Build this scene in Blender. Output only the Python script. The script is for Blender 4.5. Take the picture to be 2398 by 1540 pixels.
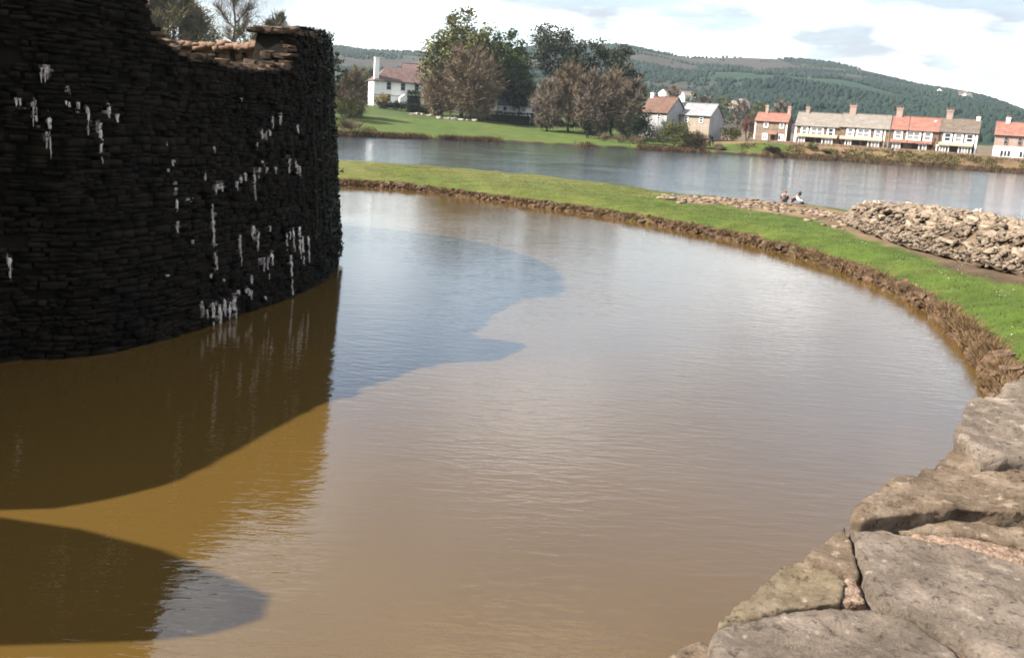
import bpy, bmesh, math, random
import numpy as np
from mathutils import Vector, Matrix, noise as mnoise

for _o in list(bpy.data.objects):
    bpy.data.objects.remove(_o, do_unlink=True)
S = bpy.context.scene
COL = S.collection
R = math.radians
RND = random.Random(7)

# ------------------------------------------------------------------ camera
CAM_H, PITCH, ROLL, LENS = 5.5, R(11.9), R(3.6), 35.0
cp, sp, cr, sr = math.cos(PITCH), math.sin(PITCH), math.cos(ROLL), math.sin(ROLL)
FW = Vector((0, cp, -sp)); U0 = Vector((0, sp, cp)); R0 = Vector((1, 0, 0))
RX = R0 * cr + U0 * sr; UX = -R0 * sr + U0 * cr
cam_d = bpy.data.cameras.new('camera'); cam = bpy.data.objects.new('camera', cam_d); COL.objects.link(cam)
m = Matrix((RX, UX, -FW)).transposed().to_4x4(); m.translation = (0, 0, CAM_H)
cam.matrix_world = m
cam_d.sensor_width = 36; cam_d.lens = LENS; cam_d.clip_start = 0.05; cam_d.clip_end = 9000
S.camera = cam

# ------------------------------------------------------------------ sky and sun
SUN = Vector((-1.075, -0.196, 1.0)).normalized()          # towards the sun
SKY_STRENGTH = 0.083
world = bpy.data.worlds.new('World'); S.world = world; world.use_nodes = True
wn, wl = world.node_tree.nodes, world.node_tree.links
wn.clear()
sky = wn.new('ShaderNodeTexSky'); sky.sky_type = 'NISHITA'; sky.sun_disc = False
sky.sun_elevation = math.asin(SUN.z); sky.sun_rotation = math.atan2(SUN.x, SUN.y)
sky.air_density = 1.0; sky.dust_density = 1.2; sky.ozone_density = 1.0
tc = wn.new('ShaderNodeTexCoord')
sep = wn.new('ShaderNodeSeparateXYZ'); wl.new(tc.outputs['Generated'], sep.inputs[0])
def wmath(op, a, b=None, clamp=False):
    n = wn.new('ShaderNodeMath'); n.operation = op; n.use_clamp = clamp
    for i, v in enumerate((a, b)):
        if v is None: continue
        if isinstance(v, (int, float)): n.inputs[i].default_value = v
        else: wl.new(v, n.inputs[i])
    return n.outputs[0]
den = wmath('ADD', wmath('MAXIMUM', sep.outputs['Z'], 0.0), 0.16)
cu = wmath('DIVIDE', sep.outputs['X'], den); cv = wmath('DIVIDE', sep.outputs['Y'], den)
comb = wn.new('ShaderNodeCombineXYZ'); wl.new(cu, comb.inputs[0]); wl.new(cv, comb.inputs[1])
comb.inputs[2].default_value = 3.7
n1 = wn.new('ShaderNodeTexNoise'); n1.inputs['Scale'].default_value = 0.62; n1.inputs['Detail'].default_value = 7
n1.inputs['Roughness'].default_value = 0.55; n1.inputs['Distortion'].default_value = 0.25
wl.new(comb.outputs[0], n1.inputs['Vector'])
cr1 = wn.new('ShaderNodeValToRGB'); cr1.color_ramp.elements[0].position = 0.40; cr1.color_ramp.elements[1].position = 0.58
wl.new(n1.outputs['Fac'], cr1.inputs[0])
n2 = wn.new('ShaderNodeTexNoise'); n2.inputs['Scale'].default_value = 1.5; n2.inputs['Detail'].default_value = 6
wl.new(comb.outputs[0], n2.inputs['Vector'])
cr2 = wn.new('ShaderNodeValToRGB')
cr2.color_ramp.elements[0].position = 0.42; cr2.color_ramp.elements[0].color = (2.15, 2.3, 2.6, 1)
cr2.color_ramp.elements[1].position = 0.64; cr2.color_ramp.elements[1].color = (10.2, 10.15, 10.0, 1)
wl.new(n2.outputs['Fac'], cr2.inputs[0])
mixc = wn.new('ShaderNodeMix'); mixc.data_type = 'RGBA'
wl.new(wmath('MULTIPLY', cr1.outputs[0], 0.9), mixc.inputs['Factor'])
wl.new(sky.outputs[0], mixc.inputs['A']); wl.new(cr2.outputs[0], mixc.inputs['B'])
bg = wn.new('ShaderNodeBackground'); bg.inputs['Strength'].default_value = SKY_STRENGTH
wl.new(mixc.outputs['Result'], bg.inputs['Color'])
wo = wn.new('ShaderNodeOutputWorld'); wl.new(bg.outputs[0], wo.inputs['Surface'])
sun_d = bpy.data.lights.new('sun', 'SUN'); sun_d.energy = 5.0; sun_d.angle = R(0.5); sun_d.color = (1.0, 0.93, 0.82)
sun = bpy.data.objects.new('sun', sun_d); COL.objects.link(sun); sun.location = (-60, -20, 80)
sun.rotation_euler = (-SUN).to_track_quat('-Z', 'Y').to_euler()
S.view_settings.view_transform = 'Standard'; S.view_settings.look = 'None'
S.view_settings.exposure = 1.75; S.view_settings.gamma = 1.0; S.view_settings.use_curve_mapping = False
S.render.engine = 'CYCLES'
S.cycles.use_denoising = True; S.cycles.filter_width = 1.75
S.cycles.max_bounces = 6; S.cycles.diffuse_bounces = 2; S.cycles.glossy_bounces = 3
S.cycles.volume_bounces = 0; S.cycles.transparent_max_bounces = 8
S.cycles.caustics_reflective = False; S.cycles.caustics_refractive = False

# ------------------------------------------------------------------ measuring helpers (photo at 2398 x 1540)
PW, PH = 2398.0, 1540.0
PF = PW * LENS / 36.0
def ray(x, y):
    return FW + RX * ((x - PW / 2) / PF) + UX * ((PH / 2 - y) / PF)
def onz(x, y, z=0.0):
    d = ray(x, y); t = (z - CAM_H) / d.z
    return Vector((d.x * t, d.y * t, z))
def aty(x, y, Y):
    d = ray(x, y); t = Y / d.y
    return Vector((d.x * t, Y, CAM_H + d.z * t))
def proj(p):
    q = Vector(p) - Vector((0, 0, CAM_H)); f = q.dot(FW)
    return (PW / 2 + PF * q.dot(RX) / f, PH / 2 - PF * q.dot(UX) / f)

# ------------------------------------------------------------------ object helpers
def tag(o, label=None, cat=None, group=None, kind=None):
    if label: o['label'] = label
    if cat: o['category'] = cat
    if group: o['group'] = group
    if kind: o['kind'] = kind
    return o
def link(o, parent=None):
    COL.objects.link(o)
    if parent is not None: o.parent = parent
    return o
def empty(name, loc=(0, 0, 0), rz=0.0):
    o = bpy.data.objects.new(name, None); link(o); o.location = loc; o.rotation_euler = (0, 0, rz)
    o.empty_display_size = 0.3
    return o
def mesh_obj(name, verts, faces, mat, parent=None, smooth=False):
    me = bpy.data.meshes.new(name)
    me.from_pydata([tuple(v) for v in verts], [], faces)
    me.update()
    if mat: me.materials.append(mat)
    if smooth: me.polygons.foreach_set('use_smooth', [True] * len(me.polygons))
    return link(bpy.data.objects.new(name, me), parent)
def np_mesh(name, V, Fq, mat, parent=None, smooth=False):
    """V (n,3), Fq (m,k): fast mesh with k-gons."""
    V = np.asarray(V, np.float32); Fq = np.asarray(Fq, np.int32); k = Fq.shape[1]
    me = bpy.data.meshes.new(name)
    me.vertices.add(len(V)); me.vertices.foreach_set('co', V.ravel())
    me.loops.add(Fq.size); me.loops.foreach_set('vertex_index', Fq.ravel())
    me.polygons.add(len(Fq)); me.polygons.foreach_set('loop_start', np.arange(0, Fq.size, k, dtype=np.int32))
    if smooth: me.polygons.foreach_set('use_smooth', np.ones(len(Fq), dtype=bool))
    me.update(calc_edges=True); me.validate()
    if mat: me.materials.append(mat)
    return link(bpy.data.objects.new(name, me), parent)
BOXF = [(0, 3, 2, 1), (4, 5, 6, 7), (0, 1, 5, 4), (1, 2, 6, 5), (2, 3, 7, 6), (3, 0, 4, 7)]
class MB:
    def __init__(s): s.v = []; s.f = []
    def add(s, vs, fs):
        n = len(s.v); s.v += [tuple(v) for v in vs]; s.f += [tuple(i + n for i in f) for f in fs]
    def box(s, x0, x1, y0, y1, z0, z1):
        s.add([(x0, y0, z0), (x1, y0, z0), (x1, y1, z0), (x0, y1, z0), (x0, y0, z1), (x1, y0, z1), (x1, y1, z1), (x0, y1, z1)], BOXF)
    def hexa(s, eight): s.add(eight, BOXF)
    def tube(s, a, b, r0, r1, n=6):
        a, b = Vector(a), Vector(b); d = (b - a)
        if d.length < 1e-6: return
        q = d.to_track_quat('Z', 'Y'); vs = []
        for p, r in ((a, r0), (b, r1)):
            for i in range(n):
                t = 2 * math.pi * i / n
                vs.append(p + q @ Vector((math.cos(t) * r, math.sin(t) * r, 0)))
        fs = [(i, (i + 1) % n, n + (i + 1) % n, n + i) for i in range(n)]
        fs += [tuple(range(n - 1, -1, -1)), tuple(range(n, 2 * n))]
        s.add(vs, fs)
    def build(s, name, mat, parent=None, smooth=False): return mesh_obj(name, s.v, s.f, mat, parent, smooth)

# ------------------------------------------------------------------ materials
def mat_new(name):
    m = bpy.data.materials.new(name); m.use_nodes = True
    nt = m.node_tree; b = nt.nodes['Principled BSDF']
    return m, nt.nodes, nt.links, b
ALB = 0.54
def noise_mat(name, c1, c2, scale=1.0, rough=0.9, detail=5, bump=0.0, bump_scale=None, c3=None, lo=0.35, hi=0.65,
              spec=0.25, stretch=None, coord='Object', rand=0.0):
    m, n, l, b = mat_new(name)
    if max(c2) < 0.66: c1, c2, c3 = (tuple(v * ALB for v in c) if c else None for c in (c1, c2, c3))
    t = n.new('ShaderNodeTexCoord'); vec = t.outputs[coord]
    if stretch:
        mp = n.new('ShaderNodeMapping'); mp.inputs['Scale'].default_value = stretch
        l.new(vec, mp.inputs[0]); vec = mp.outputs[0]
    no = n.new('ShaderNodeTexNoise'); no.inputs['Scale'].default_value = scale; no.inputs['Detail'].default_value = detail
    no.inputs['Roughness'].default_value = 0.62
    l.new(vec, no.inputs['Vector'])
    r = n.new('ShaderNodeValToRGB'); e = r.color_ramp.elements
    e[0].position = lo; e[0].color = (*c1, 1); e[1].position = hi; e[1].color = (*c2, 1)
    if c3:
        k = e.new((lo + hi) / 2 + 0.02); k.color = (*c3, 1)
    l.new(no.outputs['Fac'], r.inputs[0]); out = r.outputs[0]
    if rand:
        oi = n.new('ShaderNodeObjectInfo'); mr = n.new('ShaderNodeMapRange')
        mr.inputs['To Min'].default_value = 1 - rand; mr.inputs['To Max'].default_value = 1 + rand
        l.new(oi.outputs['Random'], mr.inputs['Value'])
        hv = n.new('ShaderNodeHueSaturation'); l.new(out, hv.inputs['Color']); l.new(mr.outputs[0], hv.inputs['Value']); out = hv.outputs[0]
    l.new(out, b.inputs['Base Color'])
    b.inputs['Roughness'].default_value = rough; b.inputs['Specular IOR Level'].default_value = spec
    if bump:
        n2 = n.new('ShaderNodeTexNoise'); n2.inputs['Scale'].default_value = bump_scale or scale * 4; n2.inputs['Detail'].default_value = 6
        l.new(vec, n2.inputs['Vector'])
        bp = n.new('ShaderNodeBump'); bp.inputs['Distance'].default_value = bump; bp.inputs['Strength'].default_value = 1.0
        l.new(n2.outputs['Fac'], bp.inputs['Height']); l.new(bp.outputs[0], b.inputs['Normal'])
    return m
def attr_mat(name, scale=0.4, rough=0.95, amt=0.35):
    """ground: colour attribute 'Col' times noise mottling"""
    m, n, l, b = mat_new(name)
    a = n.new('ShaderNodeAttribute'); a.attribute_name = 'Col'
    t = n.new('ShaderNodeTexCoord'); no = n.new('ShaderNodeTexNoise'); no.inputs['Scale'].default_value = scale
    no.inputs['Detail'].default_value = 8; no.inputs['Roughness'].default_value = 0.68; l.new(t.outputs['Object'], no.inputs['Vector'])
    mr = n.new('ShaderNodeMapRange'); mr.inputs['From Min'].default_value = 0.3; mr.inputs['From Max'].default_value = 0.7
    mr.inputs['To Min'].default_value = 1 - amt; mr.inputs['To Max'].default_value = 1 + amt; l.new(no.outputs['Fac'], mr.inputs['Value'])
    hv = n.new('ShaderNodeHueSaturation'); l.new(a.outputs['Color'], hv.inputs['Color']); l.new(mr.outputs[0], hv.inputs['Value'])
    l.new(hv.outputs[0], b.inputs['Base Color']); b.inputs['Roughness'].default_value = rough
    b.inputs['Specular IOR Level'].default_value = 0.15
    return m
def water_mat(name, col, ripples, rough):
    m, n, l, b = mat_new(name)
    b.inputs['Roughness'].default_value = rough; b.inputs['IOR'].default_value = 1.60
    b.inputs['Specular IOR Level'].default_value = 0.5
    t = n.new('ShaderNodeTexCoord')
    big = n.new('ShaderNodeTexNoise'); big.inputs['Scale'].default_value = 0.09; big.inputs['Detail'].default_value = 4
    l.new(t.outputs['Object'], big.inputs['Vector'])
    cm = n.new('ShaderNodeValToRGB'); e = cm.color_ramp.elements
    e[0].position = 0.3; e[0].color = (*[c * 0.88 for c in col], 1); e[1].position = 0.7; e[1].color = (*[c * 1.1 for c in col], 1)
    l.new(big.outputs['Fac'], cm.inputs[0]); l.new(cm.outputs[0], b.inputs['Base Color'])
    h = None
    for sx, sy, amp, rot in ripples:
        mp = n.new('ShaderNodeMapping'); mp.inputs['Scale'].default_value = (sx, sy, 1); mp.inputs['Rotation'].default_value = (0, 0, rot)
        l.new(t.outputs['Object'], mp.inputs[0])
        no = n.new('ShaderNodeTexNoise'); no.inputs['Scale'].default_value = 1.0; no.inputs['Detail'].default_value = 3
        no.inputs['Distortion'].default_value = 0.6
        l.new(mp.outputs[0], no.inputs['Vector'])
        mu = n.new('ShaderNodeMath'); mu.operation = 'MULTIPLY'; mu.inputs[1].default_value = amp; l.new(no.outputs['Fac'], mu.inputs[0])
        if h is None: h = mu.outputs[0]
        else:
            ad = n.new('ShaderNodeMath'); ad.operation = 'ADD'; l.new(h, ad.inputs[0]); l.new(mu.outputs[0], ad.inputs[1]); h = ad.outputs[0]
    # calmer and livelier patches where the breeze touches the surface
    br = n.new('ShaderNodeMapRange'); br.inputs['From Min'].default_value = 0.35; br.inputs['From Max'].default_value = 0.65
    br.inputs['To Min'].default_value = 0.55; br.inputs['To Max'].default_value = 1.25; l.new(big.outputs['Fac'], br.inputs['Value'])
    mm = n.new('ShaderNodeMath'); mm.operation = 'MULTIPLY'; l.new(h, mm.inputs[0]); l.new(br.outputs[0], mm.inputs[1])
    bp = n.new('ShaderNodeBump'); bp.inputs['Strength'].default_value = 1.0; bp.inputs['Distance'].default_value = 1.0
    l.new(mm.outputs[0], bp.inputs['Height']); l.new(bp.outputs[0], b.inputs['Normal'])
    return m

M = {}
M['moat'] = water_mat('muddy_moat_water', (0.068, 0.0405, 0.0105), [(1.5, 4.8, 0.0085, 0.10), (3.5, 9.0, 0.0032, -0.2), (0.5, 1.2, 0.005, 0.3)], 0.02)
M['lake'] = water_mat('grey_lake_water', (0.022, 0.030, 0.038), [(1.4, 3.4, 0.035, 0.1), (0.35, 0.9, 0.07, -0.15)], 0.08)
M['dark_stone'] = noise_mat('shade_toned_stone', (0.004, 0.0035, 0.003), (0.020, 0.015, 0.010), 0.9, 0.95, 6, bump=0.03, bump_scale=9, spec=0.12)  # wall stone on the shaded faces: the shade is put into its colour
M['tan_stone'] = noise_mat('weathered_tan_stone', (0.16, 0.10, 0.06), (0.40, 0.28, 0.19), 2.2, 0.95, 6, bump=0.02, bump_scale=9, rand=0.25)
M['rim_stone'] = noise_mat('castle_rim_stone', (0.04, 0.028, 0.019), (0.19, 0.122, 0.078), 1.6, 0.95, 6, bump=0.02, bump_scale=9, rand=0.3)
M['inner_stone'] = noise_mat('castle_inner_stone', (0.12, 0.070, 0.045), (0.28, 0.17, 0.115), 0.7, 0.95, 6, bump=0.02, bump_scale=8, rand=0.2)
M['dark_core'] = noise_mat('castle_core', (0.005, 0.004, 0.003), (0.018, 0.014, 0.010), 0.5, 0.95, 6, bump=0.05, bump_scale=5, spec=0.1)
M['lime'] = noise_mat('lime_deposit', (0.14, 0.115, 0.095), (0.68, 0.62, 0.58), 7.0, 0.85, 5, bump=0.01, bump_scale=20)
M['ivy'] = noise_mat('ivy_leaf', (0.004, 0.009, 0.004), (0.016, 0.032, 0.009), 2.0, 0.6, 4, spec=0.3)
M['ivy_dry'] = noise_mat('dry_ivy_stem', (0.02, 0.018, 0.012), (0.06, 0.05, 0.035), 2.0, 0.9, 4)
M['rubble'] = noise_mat('rubble_stone', (0.18, 0.130, 0.088), (0.46, 0.36, 0.27), 1.7, 0.95, 6, bump=0.02, bump_scale=10, rand=0.3)
M['pale_rock'] = noise_mat('pale_limestone', (0.36, 0.30, 0.24), (0.62, 0.56, 0.48), 2.5, 0.95, 5, bump=0.015, rand=0.15)
M['bank_stone'] = noise_mat('bank_stone', (0.055, 0.032, 0.018), (0.22, 0.135, 0.08), 2.4, 0.95, 6, bump=0.02, bump_scale=10, rand=0.35)
M['dead_grass'] = noise_mat('dead_grass', (0.09, 0.052, 0.024), (0.31, 0.20, 0.10), 2.0, 0.95, 4)
M['reed'] = noise_mat('dry_reed', (0.085, 0.045, 0.022), (0.19, 0.112, 0.055), 0.4, 0.95, 4)
M['grass_blade'] = noise_mat('grass_blade', (0.078, 0.106, 0.014), (0.145, 0.160, 0.032), 0.5, 0.9, 5, spec=0.1)
M['daisy'] = noise_mat('daisy_petal', (0.34, 0.33, 0.24), (0.55, 0.53, 0.42), 9, 0.8)
M['ground'] = attr_mat('ground_cover', 0.35, 0.95, 0.35)
M['causeway'] = attr_mat('causeway_turf', 0.7, 0.95, 0.42)
M['hill'] = attr_mat('hillside', 0.02, 1.0, 0.3)

# ------------------------------------------------------------------ smooth path helpers
def catmull(P, step):
    P = [np.array(p, float) for p in P]; Q = [2 * P[0] - P[1]] + P + [2 * P[-1] - P[-2]]; out = []
    for i in range(1, len(Q) - 2):
        a, b, c, d = Q[i - 1], Q[i], Q[i + 1], Q[i + 2]
        n = max(1, int(np.linalg.norm((c - b)[:2]) / step))
        for k in range(n):
            t = k / n
            out.append(0.5 * (2 * b + (c - a) * t + (2 * a - 5 * b + 4 * c - d) * t * t + (3 * b - a - 3 * c + d) * t ** 3))
    out.append(P[-1]); return np.array(out)
def nz(x, y, z=0.0, s=1.0): return mnoise.noise(Vector((x * s, y * s, z * s)))
def fbm(x, y, s, o=4): return mnoise.fractal(Vector((x * s, y * s, 1.7)), 1.0, 2.0, o)
_perm = np.random.default_rng(1).random((256, 256)) * 2 - 1
def vfbm(x, y, s, o=4):
    """vectorised fractal value noise, about -1..1"""
    x = np.asarray(x, float) * s; y = np.asarray(y, float) * s; out = np.zeros(x.shape); amp = 0.6
    for _ in range(o):
        i = np.floor(x).astype(int); j = np.floor(y).astype(int); f = x - i; g = y - j; f = f * f * (3 - 2 * f); g = g * g * (3 - 2 * g)
        a, b, c, d = _perm[i & 255, j & 255], _perm[(i + 1) & 255, j & 255], _perm[i & 255, (j + 1) & 255], _perm[(i + 1) & 255, (j + 1) & 255]
        out += amp * ((a * (1 - f) + b * f) * (1 - g) + (c * (1 - f) + d * f) * g); amp *= 0.5; x = x * 2.03 + 17.1; y = y * 2.03 + 5.3
    return out
def sstep(a, b, x):
    t = min(1, max(0, (x - a) / (b - a))); return t * t * (3 - 2 * t)
def interp(x, T): return float(np.interp(x, [t[0] for t in T], [t[1] for t in T]))
def set_col(o, cols):
    ca = o.data.color_attributes.new('Col', 'FLOAT_COLOR', 'POINT')
    a = np.ones((len(cols), 4), np.float32); a[:, :3] = np.asarray(cols) * ALB; ca.data.foreach_set('color', a.ravel())
def grid_faces(nu, nv):
    i = np.arange(nu * nv).reshape(nu, nv)
    return np.stack([i[:-1, :-1], i[1:, :-1], i[1:, 1:], i[:-1, 1:]], -1).reshape(-1, 4)

# ------------------------------------------------------------------ rock shapes (shared)
def rock_arrays(seed, boxy=0.6, jit=0.13):
    r = random.Random(seed); idx = {}; V = []; Fc = []
    def vid(p):
        if p not in idx: idx[p] = len(V); V.append(p)
        return idx[p]
    for ax in range(3):
        for sg in (-1, 1):
            for i in range(2):
                for j in range(2):
                    q = []
                    for di, dj in ((0, 0), (1, 0), (1, 1), (0, 1)):
                        p = [0, 0, 0]; p[ax] = sg; p[(ax + 1) % 3] = i + di - 1; p[(ax + 2) % 3] = j + dj - 1
                        q.append(vid(tuple(p)))
                    Fc.append(tuple(q if sg > 0 else q[::-1]))
    out = []
    for p in V:
        v = Vector(p); s = v.normalized(); v = s * (1 - boxy) * 1.15 + v * boxy
        v += Vector((r.uniform(-1, 1), r.uniform(-1, 1), r.uniform(-1, 1))) * jit
        out.append(tuple(v * 0.5))
    return np.array(out), np.array(Fc)
ROCKS = [rock_arrays(i, 0.62, 0.14) for i in range(8)]
BLOCKS = [rock_arrays(40 + i, 0.95, 0.07) for i in range(6)]
CHUNKS = [rock_arrays(60 + i, 0.80, 0.24) for i in range(8)]
def shared_mesh(name, arr, mat):
    me = bpy.data.meshes.new(name); me.from_pydata(arr[0].tolist(), [], arr[1].tolist()); me.update(); me.materials.append(mat); return me
_shared = {}
def rock_obj(name, kind, k, mat, loc, scale, rot, parent):
    key = (kind, k, mat.name)
    if key not in _shared: _shared[key] = shared_mesh(name, {'r': ROCKS, 'b': BLOCKS, 'c': CHUNKS}[kind][k], mat)
    o = bpy.data.objects.new(name, _shared[key]); link(o, parent); o.location = loc; o.scale = scale; o.rotation_euler = rot
    return o
class RockPile:
    """joins many rock copies into one mesh"""
    def __init__(s): s.V = []; s.F = []; s.n = 0
    def add(s, arr, loc, scale, rot):
        Mx = np.array(Matrix.LocRotScale(Vector(loc), rot if not isinstance(rot, tuple) else __import__('mathutils').Euler(rot), Vector(scale)))
        V = arr[0] @ Mx[:3, :3].T + Mx[:3, 3]
        s.V.append(V); s.F.append(arr[1] + s.n); s.n += len(V)
    def build(s, name, mat, parent=None):
        return np_mesh(name, np.concatenate(s.V), np.concatenate(s.F), mat, parent)

# ================================================================== LARGE STRUCTURE
# ------------------------------------------------------------------ far land, meadow, hills
SHORE = [(-700, 120), (-140, 150), (-90, 168), (-60, 188), (-37, 202), (-29, 211), (-17, 224), (-2.7, 240), (18, 245), (29, 250), (40, 256),
         (54, 259), (70, 264), (89, 264), (101, 258), (127, 250), (160, 238), (420, 160), (900, 90)]
def shore(x): return interp(x, SHORE) + 1.2 * fbm(x, 0, 0.12, 3)
RIDGE_D = [(-600, 150), (300, 118), (600, 112), (800, 113), (850, 121), (1000, 126), (1100, 124), (1215, 113), (1330, 107), (1430, 105), (1455, 104), (1500, 112),
           (1570, 128), (1620, 136), (1740, 135), (1850, 140), (1950, 150), (2050, 170), (2150, 195), (2250, 215), (2300, 225), (2398, 262), (2700, 330)]
RIDGE_Y = 1800.0
RIDGE = [(lambda p: (p.x, p.z))(aty(x, y, RIDGE_Y)) for x, y in RIDGE_D]
RIDGE = [(x, max(z, 30)) for x, z in RIDGE]
def hill_z(x, y):
    t = (y - 430) / (RIDGE_Y - 430)
    if t <= 0: return 0.0
    zr = interp(x / max(y, 1) * RIDGE_Y, RIDGE) * 0.75 + interp(x, RIDGE) * 0.25
    if t <= 1:
        p = t ** 1.25
        b = 14 * fbm(x, y, 0.0045, 3) * math.sin(math.pi * min(1, t)) * 0.8
        return max(0, (zr - 6) * p + b)
    return (zr - 6) * max(0.2, 1 - (t - 1) * 0.9)
def land_z(x, y):
    t = y - shore(x)
    wl_ = sstep(42, 66, x)
    if t < 0: za = zb = max(-1.6, t * 0.7)
    else:
        za = 0.45 * sstep(0, 0.8, t) + 5.0 * sstep(-25, 95, t) - 5.0 * sstep(-25, 95, 0) + 2.2 * sstep(80, 150, t)
        zb = 0.7 * sstep(0, 0.9, t) + 2.7 * sstep(1, 11, t) + 1.0 * sstep(30, 70, t) + 1.8 * sstep(70, 120, t)
    z = za * (1 - wl_) + zb * wl_
    if t > 1: z += 0.16 * fbm(x, y, 0.15, 3)
    return z + hill_z(x, y)
def land_col(x, y):
    t = y - shore(x); n = fbm(x, y, 0.06, 4)
    g = np.array((0.066, 0.108, 0.018)); g2 = np.array((0.105, 0.135, 0.028)); br = np.array((0.20, 0.125, 0.07)); dk = np.array((0.04, 0.028, 0.017))
    mead = g * (0.5 - 0.5 * n) + g2 * (0.5 + 0.5 * n)
    if t > 62: mead = mead * 0.55 + np.array((0.04, 0.06, 0.02)) * 0.45
    wl_ = sstep(40, 62, x)
    lawn = sstep(1, 2.5, t) * (1 - sstep(40, 50, abs(x - 52) + 36)) if 5 < t < 13 else 0
    k = fbm(x * 0.5, y, 0.16, 4)
    bank = br * (1 + 0.35 * n)
    bank = bank * (1 - 0.55 * sstep(0.05, 0.5, k)) + np.array((0.14, 0.15, 0.04)) * 0.55 * sstep(0.05, 0.5, k)
    if x > 60 and t > 18: bank = bank * 0.5 + np.array((0.14, 0.13, 0.10)) * 0.5
    c = mead * (1 - wl_) + bank * wl_
    if 1.5 < t < 12 and 50 < x < 72: c = mead
    if t < 0.9: c = dk * (1 + 0.5 * n)
    return np.maximum(c, 0.01)
def build_land():
    xs = np.arange(-190, 260.1, 1.6); ys = np.concatenate([np.arange(120, 330, 1.3), np.arange(330, 452, 4)])
    V = np.array([(x, y, land_z(x, y)) for x in xs for y in ys]); C = np.array([land_col(x, y) for x, y, z in V])
    o = np_mesh('meadow', V, grid_faces(len(xs), len(ys)), M['ground'], None, True); set_col(o, C)
    tag(o, 'green meadow and brown bank along the far shore', kind='structure')
    xs = np.arange(-2600, 3000.1, 22); ys = np.concatenate([np.arange(446, 2000, 18), np.arange(2000, 3300, 60)])
    V = np.array([(x, y, land_z(x, y) - 0.4) for x in xs for y in ys]); C = []
    for x, y, z in V:
        a = fbm(x, y, 0.0035, 4); b = fbm(x + 900, y * 1.4, 0.004, 4)
        c = np.array((0.026, 0.058, 0.036)) * (1 + 0.4 * a)
        b = float(vfbm(x + 900, y * 1.5, 0.0042, 4)); k = sstep(0.08, 0.22, b); c = c * (1 - k) + np.array((0.060, 0.052, 0.045)) * k
        if y < 1000:
            k = sstep(0.1, 0.3, a) * (1 - sstep(800, 1000, y)); c = c * (1 - k) + np.array((0.085, 0.115, 0.045)) * k
        C.append(np.maximum(c, 0.01))
    o = np_mesh('hill', V, grid_faces(len(xs), len(ys)), M['hill'], None, True); set_col(o, np.array(C))
    tag(o, 'long wooded ridge behind the town', kind='structure')
build_land()
def ground_z(x, y): return land_z(x, y)

# base ground so that the world goes on to the horizon behind and beside
mesh_obj('ground', [(-3400, -3400, -2.5), (3400, -3400, -2.5), (3400, 3400, -2.5), (-3400, 3400, -2.5)], [(0, 1, 2, 3)],
         noise_mat('far_ground', (0.05, 0.07, 0.02), (0.09, 0.11, 0.04), 0.01))['kind'] = 'structure'
# ------------------------------------------------------------------ water
mesh_obj('lake', [(-700, -120, -0.05), (700, -120, -0.05), (700, 290, -0.05), (-700, 290, -0.05)], [(0, 1, 2, 3)], M['lake'])['kind'] = 'structure'

# causeway: edge towards the moat, edge towards the lake
INN = [(-60, 78), (-40, 74), (-22, 72.2), (-13.5, 72.2), (-9.9, 72.6), (-6.7, 71.2), (-0.5, 66.2), (4.8, 61.2), (9.2, 55.3), (12.3, 48.6), (14.0, 41.2), (14.1, 34.4), (13.1, 28.9), (12.1, 25), (11.0, 22.0), (9.6, 18), (8.6, 13), (8.4, 6), (8.6, -6)]
OUT = [(-60, 100), (-40, 97), (-22, 95.5), (-17.5, 95), (-12, 94.8), (-8.0, 94), (-0.5, 91), (6.8, 84.2), (12, 77), (19, 74.0), (26, 69), (32, 60), (36, 50), (38.5, 42), (40, 34), (41, 28), (42, 20), (44, 10), (46, -6)]
NS = 260
def resample(P, n):
    C = catmull([(x, y, 0) for x, y in P], 0.4); d = np.concatenate([[0], np.cumsum(np.linalg.norm(np.diff(C, axis=0), axis=1))])
    # keep control points paired: parametrise by control index
    return C
def pair_path(P, n):
    C = [np.array((x, y), float) for x, y in P]; Q = [2 * C[0] - C[1]] + C + [2 * C[-1] - C[-2]]; out = []
    for k in range(n):
        u = k / (n - 1) * (len(C) - 1); i = min(int(u), len(C) - 2); t = u - i
        a, b, c, d = Q[i], Q[i + 1], Q[i + 2], Q[i + 3]
        out.append(0.5 * (2 * b + (c - a) * t + (2 * a - 5 * b + 4 * c - d) * t * t + (3 * b - a - 3 * c + d) * t ** 3))
    return np.array(out)
PI_, PO_ = pair_path(INN, NS), pair_path(OUT, NS)
def cause_pt(k, w):
    """k row index (float), w metres from the moat edge"""
    i = min(int(k), NS - 2); f = k - i
    a = PI_[i] * (1 - f) + PI_[i + 1] * f; b = PO_[i] * (1 - f) + PO_[i + 1] * f
    L = np.linalg.norm(b - a); return a + (b - a) * (w / L), L
def cause_z(w, L, x, y):
    rg = fbm(x, y, 0.55, 3); we = w - 0.28 * rg
    z = -0.35 + (0.68 + 0.10 * rg) * sstep(-0.4, 0.5, we) + 0.36 * sstep(0.4, 4.5, w) + 0.12 * sstep(4, 10, w)
    z += 0.05 * fbm(x, y, 0.35, 3) * sstep(0.4, 2, w)
    e = L - w
    return z * sstep(-0.3, 1.6, e) - 0.5 * (1 - sstep(-0.3, 1.6, e))
EARTH_D = [(1535, 449), (1700, 456), (1850, 468), (2000, 490), (2100, 470), (2420, 480), (2700, 560), (2700, 725), (2398, 655), (2260, 616), (2120, 580), (1990, 540), (1900, 510), (1800, 492), (1700, 477), (1600, 466)]
EARTH = [tuple(onz(x, y, 1.0).xy) for x, y in EARTH_D]
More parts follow.
